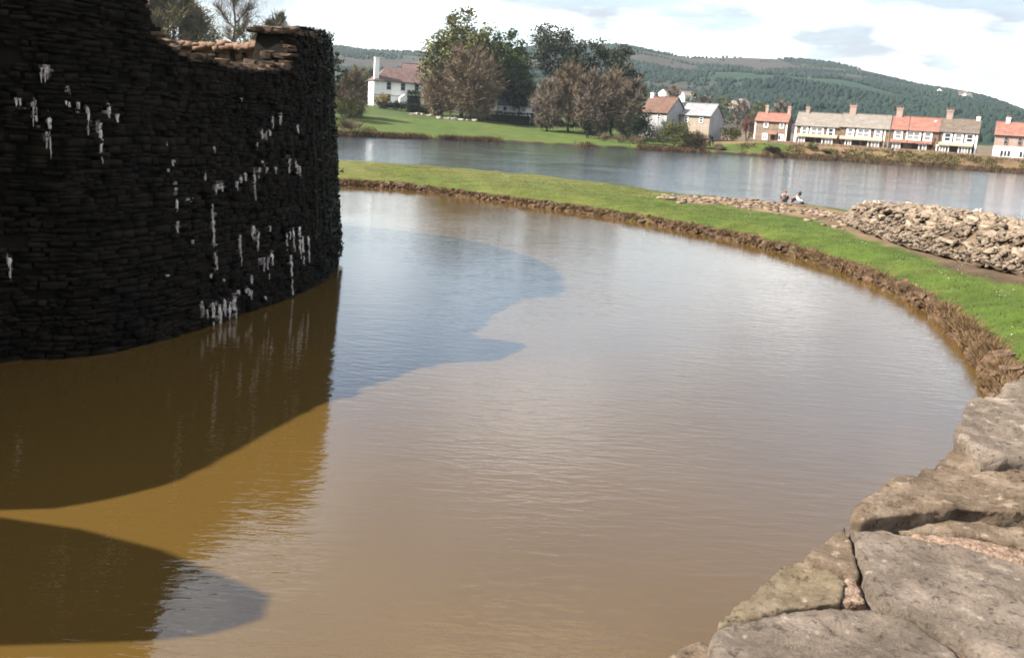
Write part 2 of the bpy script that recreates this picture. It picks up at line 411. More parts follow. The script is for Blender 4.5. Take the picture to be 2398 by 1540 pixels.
def in_poly(x, y, P):
    c = False; j = len(P) - 1
    for i in range(len(P)):
        if (P[i][1] > y) != (P[j][1] > y) and x < (P[j][0] - P[i][0]) * (y - P[i][1]) / (P[j][1] - P[i][1]) + P[i][0]: c = not c
        j = i
    return c
def build_causeway():
    prof = [-0.6, -0.3, 0, 0.15, 0.3, 0.45, 0.6, 0.9, 1.3] ; V = []; C = []; nw = 40
    for k in range(NS):
        _, L = cause_pt(k, 0)
        ws = prof + [1.3 + (L + 0.6 - 1.3) * (j + 1) / (nw - len(prof)) for j in range(nw - len(prof))]
        for w in ws:
            p, L = cause_pt(k, w); z = cause_z(w, L, p[0], p[1]); V.append((p[0], p[1], z))
            n = fbm(p[0], p[1], 0.22, 4); n2 = fbm(p[0] + 40, p[1], 0.09, 3)
            # turf greener on the near (right) side, straw coloured far left and on the lake edge
            g = np.array((0.070, 0.112, 0.014)); straw = np.array((0.155, 0.142, 0.036)); earth = np.array((0.10, 0.058, 0.03))
            a = 0.10 + sstep(48, 92, p[1]) * 0.60 + 0.28 * n + 0.2 * n2
            a = max(0, min(1, a)); c = g * (1 - a) + straw * a
            e = 1 - sstep(0.18, 0.62, w + 0.35 * n); c = c * (1 - e) + earth * (1 + 0.4 * n) * e
            if in_poly(p[0] + 0.8 * n2, p[1] + 0.8 * n, EARTH): c = np.array((0.185, 0.125, 0.073)) * (1 + 0.5 * n) * (0.75 if n2 > 0.15 else 1)
            C.append(np.maximum(c, 0.01))
    o = np_mesh('causeway', V, grid_faces(NS, nw), M['causeway'], None, True); set_col(o, np.array(C))
    tag(o, 'curved grassy causeway between moat and lake', kind='structure'); return o
causeway = build_causeway()
def near_cause(x, y):
    d = np.hypot(PI_[:, 0] - x, PI_[:, 1] - y)
    A, B = PI_, PO_; L = np.hypot(*(B - A).T); T = (B - A) / L[:, None]
    w = (x - A[:, 0]) * T[:, 0] + (y - A[:, 1]) * T[:, 1]; s = np.abs(-(x - A[:, 0]) * T[:, 1] + (y - A[:, 1]) * T[:, 0])
    s[(w < -1) | (w > L + 1)] = 1e9
    k = int(np.argmin(s)); return k, w[k], L[k]
def cause_ground(x, y):
    k, w, L = near_cause(x, y); return cause_z(w, L, x, y)
mid = [(PI_[k] * 0.8 + PO_[k] * 0.2) for k in range(NS)]
mp_ = [(p[0], p[1], 0.0) for p in mid] + [(-9, -30, 0.0), (-60, -30, 0.0)]
mesh_obj('moat', mp_, [tuple(range(len(mp_)))], M['moat'])['kind'] = 'structure'

# ------------------------------------------------------------------ castle
BASE = [(-22, 8.9), (-15.4, 10.1), (-14.3, 10.55), (-13.6, 11.2), (-12.95, 12.3), (-11.9, 16.0), (-10.5, 19.45), (-9.05, 20.45), (-8.15, 22.1), (-7.5, 24.2), (-6.98, 26.5),
        (-6.45, 29.1), (-6.2, 31.8), (-6.3, 34.4), (-6.72, 36.9), (-7.6, 39.4), (-9.3, 42.7), (-12.2, 45.3), (-16.5, 46.8), (-23, 47.2), (-30, 45)]
BP = catmull([(x, y, 0) for x, y in BASE], 0.25)[:, :2]
BS = np.concatenate([[0], np.cumsum(np.linalg.norm(np.diff(BP, axis=0), axis=1))]); SL = BS[-1]
_tan = np.gradient(BP, axis=0); _tan /= np.linalg.norm(_tan, axis=1)[:, None]
BN = np.stack([_tan[:, 1], -_tan[:, 0]], 1)                      # outward (to the moat)
def wall_pt(s, z, off=0.0):
    p = np.array((np.interp(s, BS, BP[:, 0]), np.interp(s, BS, BP[:, 1]))); n = np.array((np.interp(s, BS, BN[:, 0]), np.interp(s, BS, BN[:, 1])))
    n /= np.linalg.norm(n)
    ins = 0.55 * (z / 8.0) + 0.25 * (max(0.0, 1 - max(0, z) / 2.0)) * 0 
    q = p + n * (off - ins); return Vector((q[0], q[1], z)), Vector((n[0], n[1], 0))
_sg = np.arange(0, SL, 0.25); _zg = np.arange(0, 9.01, 0.1)
_pg = np.array([[proj(wall_pt(s, z)[0]) for z in _zg] for s in _sg])
_vis = np.array([(wall_pt(s, 3)[1].dot(Vector((0, 0, 0)) - wall_pt(s, 3)[0].xy.to_3d()) > 0) for s in _sg])
def wall_sz(xd, yd):
    d = np.hypot(_pg[..., 0] - xd, _pg[..., 1] - yd); d[~_vis] = 1e9
    i, j = np.unravel_index(np.argmin(d), d.shape); return _sg[i], _zg[j]
TOPD = [(364, 87), (410, 92), (420, 105), (428, 120), (450, 128), (490, 128), (550, 138), (570, 148), (630, 154), (682, 152), (689, 110), (691, 66), (720, 62), (750, 70), (774, 80)]
_tp = [wall_sz(*p) for p in TOPD]
s_corner = _tp[0][0]
ZT = [(0, 8.4), (s_corner - 0.32, 8.5), (s_corner - 0.3, 7.6), (s_corner - 0.05, 7.3)]
_ls = ZT[-1][0]
for s, z in _tp:
    if s <= _ls: s = _ls + 0.03
    ZT.append((s, z)); _ls = s
ZT += [(_ls + 2, 7.9), (_ls + 5, 7.9), (_ls + 9, 7.85), (SL, 7.9)]
def z_top(s): return interp(s, ZT)
THICK = 1.7
castle = empty('castle', (-12, 28, 0))
tag(castle, 'ruined dark stone castle wall with broken top rising from the moat', 'castle')
castle_off = Vector((12, -28, 0))
def cast_obj(o):
    o.parent = castle; o.location = Vector(o.location) + castle_off; return o
def build_castle():
    # solid core of the wall, set a little behind the face stones
    ss = np.arange(0, SL, 0.3); ss = np.append(ss, SL); n = len(ss); V = []; NZ = 12
    for s in ss:
        zt = z_top(s) - 0.12 + 0.06 * nz(s, 0, 0, 3.0)
        for j in range(NZ + 1): V.append(wall_pt(s, -1.5 + (zt + 1.5) * j / NZ, -0.10)[0])
        for j in range(NZ + 1):
            zz = zt + (-1.5 - zt) * j / NZ
            p, nn = wall_pt(s, zz, -0.10); q, _ = wall_pt(s, 0, -THICK); V.append(Vector((q.x, q.y, zz)))
    k = 2 * (NZ + 1); Fc = []
    for i in range(n - 1):
        for j in range(k):
            a = i * k + j; b = i * k + (j + 1) % k; Fc.append((a, a + k, b + k, b))
    Fc.append(tuple(range(k))); Fc.append(tuple((n - 1) * k + j for j in range(k - 1, -1, -1)))
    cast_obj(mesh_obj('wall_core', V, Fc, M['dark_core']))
    # turret just out of the picture on the left, which shades the near water
    mb = MB(); tp = [(-11.55, 8.3), (-11.6, 8.85), (-13.2, 9.85), (-14.4, 10.3), (-15.5, 10.5), (-17.5, 10.6), (-17.5, 7.5), (-14, 7.6), (-12.6, 7.7), (-12.0, 7.92)]
    nt_ = len(tp); mb.add([(x, y, -1.5) for x, y in tp] + [(x, y, 8.4) for x, y in tp], [tuple(range(nt_)), tuple(range(nt_, 2 * nt_))[::-1]] + [(i, nt_ + i, nt_ + (i + 1) % nt_, (i + 1) % nt_) for i in range(nt_)])
    cast_obj(mb.build('turret', M['dark_core']))
    # earth fill inside the walls
    inn = [wall_pt(s, 0, -THICK + 0.1)[0] for s in np.arange(0, SL, 1.0)] 
    V = [(p.x, p.y, 5.0) for p in inn] + [(-34, 30, 5.0)]
    cast_obj(mesh_obj('courtyard_fill', V, [tuple(range(len(V)))], M['ground_in']))
    # face stones: courses of thin slabs
    r = random.Random(3); cand = []
    z = -0.25; s0, s1 = 14.5, SL - 9
    while z < 8.7:
        h = r.choice((0.07, 0.08, 0.10, 0.11, 0.13, 0.15, 0.19)); s = s0 + r.uniform(0, 0.4)
        while s < s1:
            wob = 0.10 * nz(s * 0.45, z * 0.6, 2.0)
            w = r.uniform(0.12, 0.55) * (1.2 if h > 0.13 else 1.0); sm = s + w / 2
            zt = z_top(sm)
            if z + h * 0.6 < zt and r.random() > 0.06:
                if h > 0.12 and r.random() < 0.45:
                    cand.append((sm, z + h * 0.25 + wob, w * 0.95, h * 0.47, zt - (z + h))); cand.append((sm + r.uniform(-0.06, 0.06), z + h * 0.74 + wob, w * r.uniform(0.7, 0.95), h * 0.45, zt - (z + h)))
                else: cand.append((sm, z + h / 2 + wob + r.uniform(-0.02, 0.02), w * r.uniform(0.85, 0.98), h * r.uniform(0.75, 1.0), zt - (z + h)))
            s += w
        z += h
    # inner faces of the far arc (sunlit) and wall top
    inner = []
    z = 5.0
    while z < 8.3:
        h = r.choice((0.13, 0.16, 0.2, 0.26)); s = _tp[-1][0] + 1.2
        while s < SL - 0.5:
            w = r.uniform(0.3, 0.85)
            if z + h * 0.7 < z_top(s + w / 2): inner.append((s + w / 2, z + h / 2, w * 0.97, h * 0.93))
            s += w
        z += h
    pile = RockPile(); rim = []; SZ = []
    for c in cand:
        (rim if c[4] < 0.30 and c[0] > s_corner - 1 else []).append(c)
    rim_set = set(rim[:200])
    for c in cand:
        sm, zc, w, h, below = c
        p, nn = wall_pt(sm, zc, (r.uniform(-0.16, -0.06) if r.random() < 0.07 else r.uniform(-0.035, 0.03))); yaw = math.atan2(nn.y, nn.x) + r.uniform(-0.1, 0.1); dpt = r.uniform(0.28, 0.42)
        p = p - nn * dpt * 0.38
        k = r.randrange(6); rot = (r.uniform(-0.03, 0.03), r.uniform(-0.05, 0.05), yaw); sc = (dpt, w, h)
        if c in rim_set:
            cast_obj(rock_obj('stone', 'c', k, M['rim_stone'] if below < 0.12 else M['dark_stone'], p, sc, rot, None))  # tan on the sunlit top course, shade-toned stone below it
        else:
            pile.add(BLOCKS[k], p, sc, rot); A = BLOCKS[k][0]; SZ.append(np.stack([sm + A[:, 1] * w, zc + A[:, 2] * h], 1))
    V = np.concatenate(pile.V); sz = np.concatenate(SZ); sz = np.concatenate([sz, lime_mask(sz[:, 0], sz[:, 1])[:, None]], 1)
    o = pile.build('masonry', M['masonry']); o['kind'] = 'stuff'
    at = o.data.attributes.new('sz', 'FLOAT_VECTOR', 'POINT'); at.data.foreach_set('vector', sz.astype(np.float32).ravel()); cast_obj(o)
    # loose rim stones lying on the broken top, catching the sun
    n = 0
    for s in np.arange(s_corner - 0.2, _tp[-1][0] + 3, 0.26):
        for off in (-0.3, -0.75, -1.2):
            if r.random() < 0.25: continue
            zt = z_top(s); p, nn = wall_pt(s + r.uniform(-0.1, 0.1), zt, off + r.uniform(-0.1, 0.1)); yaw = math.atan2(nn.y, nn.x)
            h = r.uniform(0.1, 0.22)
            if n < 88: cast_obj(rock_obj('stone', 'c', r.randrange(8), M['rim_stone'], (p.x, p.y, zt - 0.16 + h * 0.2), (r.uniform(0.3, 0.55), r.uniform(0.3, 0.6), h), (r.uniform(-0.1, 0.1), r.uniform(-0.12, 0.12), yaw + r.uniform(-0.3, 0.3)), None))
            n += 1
    pile = RockPile()
    for sm, zc, w, h in inner:
        q, nn = wall_pt(sm, 0, -THICK); yaw = math.atan2(nn.y, nn.x)
        pile.add(BLOCKS[r.randrange(6)], (q.x + nn.x * 0.08, q.y + nn.y * 0.08, zc), (r.uniform(0.28, 0.36), w, h), (0, 0, yaw + r.uniform(-0.04, 0.04)))
    for s in np.arange(_tp[-1][0] + 2, SL, 0.4):
        zt = z_top(s)
        for off in (-0.35, -0.85, -1.4):
            p, nn = wall_pt(s, zt, off); pile.add(CHUNKS[r.randrange(8)], (p.x, p.y, zt - 0.14 + r.uniform(-0.1, 0.1)), (0.55, r.uniform(0.3, 0.75), r.uniform(0.12, 0.26)), (r.uniform(-0.15, 0.15), r.uniform(-0.15, 0.15), math.atan2(nn.y, nn.x)))
    o = pile.build('inner_masonry', M['inner_stone']); cast_obj(o); o['kind'] = 'stuff'
    # upright timber posts standing against the sunlit inner face
    for xd, yt, yb in ((455, 100, 124), (506, 109, 136), (546, 118, 140), (573, 124, 150), (596, 130, 152)):
        best = None
        for s in np.arange(_tp[-1][0], SL, 0.1):
            q, nn = wall_pt(s, 0, -THICK); x, y = proj((q.x - nn.x * 0.16, q.y - nn.y * 0.16, 7.6))
            if abs(x - xd) < (best[0] if best else 1e9) and q.y > 38: best = (abs(x - xd), q, nn)
        _, q, nn = best; a = q - nn * 0.2
        zt = aty(xd, yt, a.y).z; mbp = MB(); mbp.box(-0.07, 0.07, -0.07, 0.07, 5.0, zt)
        o = mbp.build('timber_post', M['dark_core']); o.location = (a.x, a.y, 0); cast_obj(o)
# lime run-down deposits on the dark face: (x, y of the upper end in the photo, length m, width m)
STREAKS = [(100, 145, .35, .18), (145, 205, .2, .14), (150, 235, .15, .12), (110, 255, .5, .1), (85, 230, .4, .1), (195, 245, .55, .09), (240, 240, .3, .1), (205, 250, .2, .08),
           (233, 282, .3, .12), (237, 296, .65, .14), (228, 320, .25, .1), (265, 262, .16, .1), (170, 258, .14, .09), (62, 268, .3, .09), (115, 300, .5, .07), (30, 590, .45, .12), (58, 232, .18, .08), (178, 232, .14, .08),
           (608, 300, .5, .1), (618, 304, .35, .06), (600, 330, .2, .06), (672, 372, .4, .16), (688, 376, .42, .13), (700, 380, .35, .08), (608, 370, .2, .06), (640, 392, .2, .1), (600, 395, .25, .12), (588, 395, .8, .08),
           (575, 400, .3, .06), (560, 412, .2, .12), (545, 420, .2, .14), (520, 425, .25, .1), (500, 432, .3, .1), (620, 390, .2, .12), (438, 467, .1, .25), (490, 470, 1.3, .13), (470, 400, .2, .08), (410, 370, .15, .06),
           (562, 545, 1.0, .07), (500, 590, .5, .09), (592, 535, .4, .12), (602, 540, .45, .08), (585, 528, .3, .14), (630, 530, .25, .07), (600, 600, .35, .05), (620, 595, .5, .06), (632, 590, .55, .06), (612, 600, .4, .05),
           (675, 535, .4, .1), (685, 530, .8, .07), (694, 530, .9, .07), (702, 540, .9, .06), (715, 545, 1.0, .05), (722, 570, .9, .05), (679, 595, 1.1, .06), (670, 540, .5, .05),
           (470, 705, .45, .06), (490, 705, .5, .1), (503, 708, .55, .12), (520, 700, .45, .14), (532, 700, .5, .12), (548, 690, .6, .12), (560, 680, .25, .1), (570, 672, .2, .14), (590, 675, .25, .1),
           (492, 735, .35, .1), (588, 640, .25, .06), (625, 640, .2, .06), (498, 640, .15, .06), (510, 712, .5, .07), (540, 705, .35, .2), (480, 715, .35, .05), (515, 650, .08, .12), (620, 690, .12, .06), (440, 560, .1, .12), (395, 640, .06, .14),
           (395, 395, .12, .1), (385, 330, .1, .1), (400, 430, .35, .07), (408, 470, .3, .07), (415, 520, .3, .07), (640, 265, .3, .12), (655, 258, .35, .14), (625, 300, .2, .08), (690, 290, .3, .07), (560, 230, .1, .12), (500, 340, .15, .1)]

def lime_mask(s, z):
    m_ = np.zeros(len(s))
    for s0_, zt_, ln, wd in LIME:
        q = np.exp(-((s - s0_) / (wd * 0.55 + 0.035)) ** 2) * (1 / (1 + np.exp(-(zt_ + 0.06 - z) / 0.05))) * (1 / (1 + np.exp(-(z - zt_ + ln) / 0.06)))
        m_ = np.maximum(m_, q)
    return m_
LIME = [(*wall_sz(x, y), l, w) for x, y, l, w in STREAKS]
def masonry_mat():
    """stone of the shaded face, its shade put into a near-black colour, with white lime run down it in narrow drips"""
    m_, n, l, b = mat_new('shade_toned_masonry_with_lime')
    at = n.new('ShaderNodeAttribute'); at.attribute_name = 'sz'; sp3 = n.new('ShaderNodeSeparateXYZ'); l.new(at.outputs['Vector'], sp3.inputs[0])
    t = n.new('ShaderNodeTexCoord')
    no = n.new('ShaderNodeTexNoise'); no.inputs['Scale'].default_value = 2.6; no.inputs['Detail'].default_value = 10; no.inputs['Roughness'].default_value = 0.7; l.new(t.outputs['Object'], no.inputs['Vector'])
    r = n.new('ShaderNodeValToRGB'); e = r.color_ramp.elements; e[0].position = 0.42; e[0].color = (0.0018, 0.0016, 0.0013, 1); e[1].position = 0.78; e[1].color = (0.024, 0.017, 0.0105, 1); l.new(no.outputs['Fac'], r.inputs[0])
    mp = n.new('ShaderNodeMapping'); mp.inputs['Scale'].default_value = (19.0, 1.3, 0.0); l.new(at.outputs['Vector'], mp.inputs[0])
    dr = n.new('ShaderNodeTexNoise'); dr.inputs['Scale'].default_value = 1.0; dr.inputs['Detail'].default_value = 5; dr.inputs['Roughness'].default_value = 0.65; l.new(mp.outputs[0], dr.inputs['Vector'])
    fn = n.new('ShaderNodeTexNoise'); fn.inputs['Scale'].default_value = 9.0; fn.inputs['Detail'].default_value = 5; l.new(t.outputs['Object'], fn.inputs['Vector'])
    def ma(op, x, y):
        q = n.new('ShaderNodeMath'); q.operation = op
        for i_, v in enumerate((x, y)):
            if isinstance(v, (int, float)): q.inputs[i_].default_value = v
            else: l.new(v, q.inputs[i_])
        return q.outputs[0]
    v = ma('ADD', ma('MULTIPLY', sp3.outputs['Z'], 0.42), ma('ADD', ma('MULTIPLY', dr.outputs['Fac'], 0.65), ma('MULTIPLY', fn.outputs['Fac'], 0.30)))
    mr = n.new('ShaderNodeMapRange'); mr.inputs['From Min'].default_value = 0.73; mr.inputs['From Max'].default_value = 1.04; l.new(v, mr.inputs['Value'])
    mx = n.new('ShaderNodeMix'); mx.data_type = 'RGBA'; l.new(mr.outputs[0], mx.inputs['Factor']); l.new(r.outputs[0], mx.inputs['A']); mx.inputs['B'].default_value = (0.52, 0.46, 0.43, 1)
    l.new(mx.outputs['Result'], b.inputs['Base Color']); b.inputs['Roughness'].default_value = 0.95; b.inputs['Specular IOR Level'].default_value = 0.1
    bp = n.new('ShaderNodeBump'); bp.inputs['Distance'].default_value = 0.03; bp.inputs['Strength'].default_value = 1.0; l.new(fn.outputs['Fac'], bp.inputs['Height']); l.new(bp.outputs[0], b.inputs['Normal'])
    return m_
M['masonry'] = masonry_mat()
def build_streaks():
    r = random.Random(11); total = 0
    for s0_, zt_, ln, wd in LIME:
        for q in range(max(1, min(4, round(wd / 0.04)))):
            if total >= 290: return
            total += 1; l = ln * r.uniform(0.35, 1.05); s = s0_ + r.uniform(-0.5, 0.5) * wd; z0 = zt_ - r.uniform(0, 0.25) * ln; wz = r.uniform(0.012, 0.042); ns = max(4, int(l / 0.05)); V = []; Fc = []
            for i in range(ns + 1):
                t_ = i / ns; w = wz * (1 - 0.75 * t_ ** 2) * r.uniform(0.45, 1.4); s += r.uniform(-0.009, 0.009); z = z0 - l * t_; o_ = 0.055 + 0.035 * nz(s * 3, z * 7, q)
                for du, dn in ((-1, -0.03), (-0.5, 0.012), (0.5, 0.012), (1, -0.03)): V.append(wall_pt(s + du * w, z, o_ + dn)[0])
            for i in range(ns):
                for j in range(3): k = i * 4 + j; Fc.append((k, k + 1, k + 5, k + 4))
            cast_obj(mesh_obj('lime_streak', V, Fc, M['lime']))
M['ground_in'] = noise_mat('court_turf', (0.07, 0.08, 0.03), (0.13, 0.12, 0.05), 0.6)
build_castle()
build_streaks()

# leaves: many small quads
def leaf_quads(P, size, rng, up=0.25, aspect=0.7):
    n = len(P); d = rng.normal(size=(n, 3)); d[:, 2] *= (1 - up); d /= np.linalg.norm(d, axis=1)[:, None]
    e = np.cross(d, rng.normal(size=(n, 3))); e /= np.linalg.norm(e, axis=1)[:, None]
    sz = size * rng.uniform(0.6, 1.35, n)[:, None]; a = d * sz * 0.5; b = e * sz * 0.5 * aspect
    V = np.stack([P - a, P - b * 0.9 + a * 0.1, P + a, P + b * 0.9 + a * 0.1], 1).reshape(-1, 3)
    return V, np.arange(4 * n).reshape(n, 4)
def build_ivy():
    rng = np.random.default_rng(5); e = empty('ivy', (-6.4, 35.5, 0)); tag(e, 'dark ivy clinging to the far right edge of the castle wall', 'ivy')
    s_lo, s_hi = wall_sz(720, 300)[0], wall_sz(780, 300)[0] + 5.5; P = []; 
    for _ in range(9000):
        s = rng.uniform(s_lo, s_hi); t = (s - s_lo) / (s_hi - s_lo); z = rng.uniform(0.3, 8.0)
        den = min(1, 0.15 + 1.6 * t) * (0.45 + 0.9 * max(0, nz(s * 1.3, z * 0.5, 3)) + 0.3 * (z < 5))
        if rng.random() > den: continue
        thick = 0.05 + 0.14 * max(0, nz(s, z, 9, 0.9)) + 0.05
        p, _ = wall_pt(s, min(z, z_top(s)), 0.08 + rng.uniform(0, thick)); P.append(p)
    P = np.array(P); V, Fq = leaf_quads(P, 0.12, rng)
    o = np_mesh('leaves', V - np.array((-6.4, 35.5, 0)), Fq, M['ivy'], e)
    r = random.Random(4)
    for i in range(26):
        mb = MB()
        s = r.uniform(s_lo, s_hi - 1); z0 = r.uniform(0.2, 4); pts = []; 
        for k in range(8): s += r.uniform(-0.08, 0.08); pts.append(wall_pt(s, min(z0 + k * 0.5, z_top(s)), 0.1)[0] - Vector((-6.4, 35.5, 0)))
        for a, b in zip(pts, pts[1:]): mb.tube(a, b, 0.022, 0.018, 4)
        mb.build('stem', M['ivy_dry'], e)
build_ivy()

# ------------------------------------------------------------------ near parapet under the camera
def coping_mat(name, dark, mid_, pale, lichen, s=4.0):
    """rough slab: broad patches, fine dark and pale speckle, lichen spots, fine relief"""
    m_, n, l, b = mat_new(name); t = n.new('ShaderNodeTexCoord')
    def nt(sc, d, ro=0.6):
        q = n.new('ShaderNodeTexNoise'); q.inputs['Scale'].default_value = sc; q.inputs['Detail'].default_value = d; q.inputs['Roughness'].default_value = ro; l.new(t.outputs['Object'], q.inputs['Vector']); return q.outputs['Fac']
    def ramp(f, stops):
        q = n.new('ShaderNodeValToRGB'); e = q.color_ramp.elements
        e[0].position, e[0].color = stops[0][0], (*stops[0][1], 1); e[1].position, e[1].color = stops[-1][0], (*stops[-1][1], 1)
        for p_, c_ in stops[1:-1]: k = e.new(p_); k.color = (*c_, 1)
        l.new(f, q.inputs[0]); return q.outputs[0]
    def mix(f, x, y):
        q = n.new('ShaderNodeMix'); q.data_type = 'RGBA'; l.new(f, q.inputs['Factor'])
        for k, v in (('A', x), ('B', y)):
            if isinstance(v, tuple): q.inputs[k].default_value = (*v, 1)
            else: l.new(v, q.inputs[k])
        return q.outputs['Result']
    base = ramp(nt(s, 10, 0.72), [(0.32, dark), (0.5, mid_), (0.66, pale)])
    g = (0, 0, 0); w = (1, 1, 1)
    c = mix(ramp(nt(34, 6, 0.75), [(0.52, g), (0.66, w)]), base, tuple(x * 0.35 for x in dark))
    c = mix(ramp(nt(17, 8, 0.7), [(0.57, g), (0.68, w)]), c, tuple(min(0.7, x * 1.35) for x in pale))
    c = mix(ramp(nt(7.5, 7, 0.65), [(0.60, g), (0.72, w)]), c, lichen)
    l.new(c, b.inputs['Base Color']); b.inputs['Roughness'].default_value = 0.95; b.inputs['Specular IOR Level'].default_value = 0.15
    bp = n.new('ShaderNodeBump'); bp.inputs['Distance'].default_value = 0.04; bp.inputs['Strength'].default_value = 1.0
    l.new(nt(26, 10, 0.75), bp.inputs['Height']); l.new(bp.outputs[0], b.inputs['Normal']); return m_
M['coping'] = coping_mat('lichened_coping_stone', (0.085, 0.066, 0.051), (0.165, 0.130, 0.102), (0.27, 0.22, 0.178), (0.36, 0.285, 0.225))
M['coping2'] = coping_mat('brown_coping_stone', (0.066, 0.046, 0.030), (0.150, 0.108, 0.074), (0.255, 0.197, 0.145), (0.30, 0.228, 0.165))
M['coping3'] = coping_mat('olive_lichen_stone', (0.105, 0.078, 0.048), (0.19, 0.147, 0.096), (0.28, 0.226, 0.163), (0.205, 0.168, 0.092))
M['mortar'] = noise_mat('pink_lime_mortar', (0.15, 0.088, 0.055), (0.44, 0.31, 0.23), 30.0, 0.95, 8, bump=0.02, bump_scale=70)
parapet = empty('parapet_wall', (2.2, 2.6, 4.0))
tag(parapet, 'near parapet of large rough stone slabs at the lower right', 'wall')
def slab(name, outline, ztop, thick, mat, seed, tilt=(0, 0), bumpy=0.02, edge=0.035):
    """irregular slab: outline (photo points laid on its own top plane), real thickness, rough top and broken edges"""
    P = [onz(x, y, ztop) for x, y in outline]; c = sum(P, Vector()) / len(P)
    bm = bmesh.new(); top = [bm.verts.new((p.x, p.y, 0)) for p in P]; f = bm.faces.new(top)
    if f.normal.z == 0: bm.normal_update()
    f.normal_update()
    if f.normal.z < 0: f.normal_flip()
    ex = bmesh.ops.extrude_face_region(bm, geom=[f]); 
    for v in [g for g in ex['geom'] if isinstance(g, bmesh.types.BMVert)]: v.co.z = 0
    base = [v for v in bm.verts if v in top]
    for v in top: v.co.z = -thick; v.co.xy = v.co.xy + (c.xy - v.co.xy) * r_(seed, 0.03)
    bmesh.ops.recalc_face_normals(bm, faces=bm.faces)
    bmesh.ops.triangulate(bm, faces=bm.faces)
    for _ in range(7):
        es = [e for e in bm.edges if e.calc_length() > 0.03]
        if not es or len(bm.verts) > 7000: break
        bmesh.ops.subdivide_edges(bm, edges=es, cuts=1, use_grid_fill=False)
        bmesh.ops.triangulate(bm, faces=[f for f in bm.faces if len(f.verts) > 3])
    for _ in range(1): bmesh.ops.smooth_vert(bm, verts=bm.verts, factor=0.5, use_axis_x=True, use_axis_y=True, use_axis_z=True)
    bm.normal_update()
    for v in bm.verts:
        w = Vector((v.co.x, v.co.y, v.co.z + ztop + seed * 7))
        n1 = mnoise.fractal(w * 5, 1.0, 2.0, 4) * bumpy * 1.5 + mnoise.fractal(w * 22, 0.8, 2.0, 3) * bumpy * 0.6
        lam = mnoise.fractal(Vector((w.x * 2.3, w.y * 3.1, seed * 3.3)), 1.0, 2.0, 4); n1 = n1 * 0.6 + (math.floor(lam * 4.5) / 4.5) * bumpy * 0.9
        ed = abs(v.normal.z); side = 1 - ed
        v.co += v.normal * n1
        v.co.z += (v.co.x - c.x) * tilt[0] + (v.co.y - c.y) * tilt[1]
        if side > 0.3 and v.co.z > -thick * 0.5: 
            v.co.xy += (c.xy - v.co.xy).normalized() * edge * (0.35 + 0.8 * mnoise.noise(w * 9)); v.co.z -= edge * 0.25
    for v in bm.verts: v.co += Vector((0, 0, ztop))
    me = bpy.data.meshes.new(name); bm.to_mesh(me); bm.free(); me.materials.append(mat)
    me.polygons.foreach_set('use_smooth', [True] * len(me.polygons))
    o = bpy.data.objects.new(name, me); link(o, parapet); o.location = -parapet.location; return o
def r_(s, a): return a * math.sin(s * 12.9)
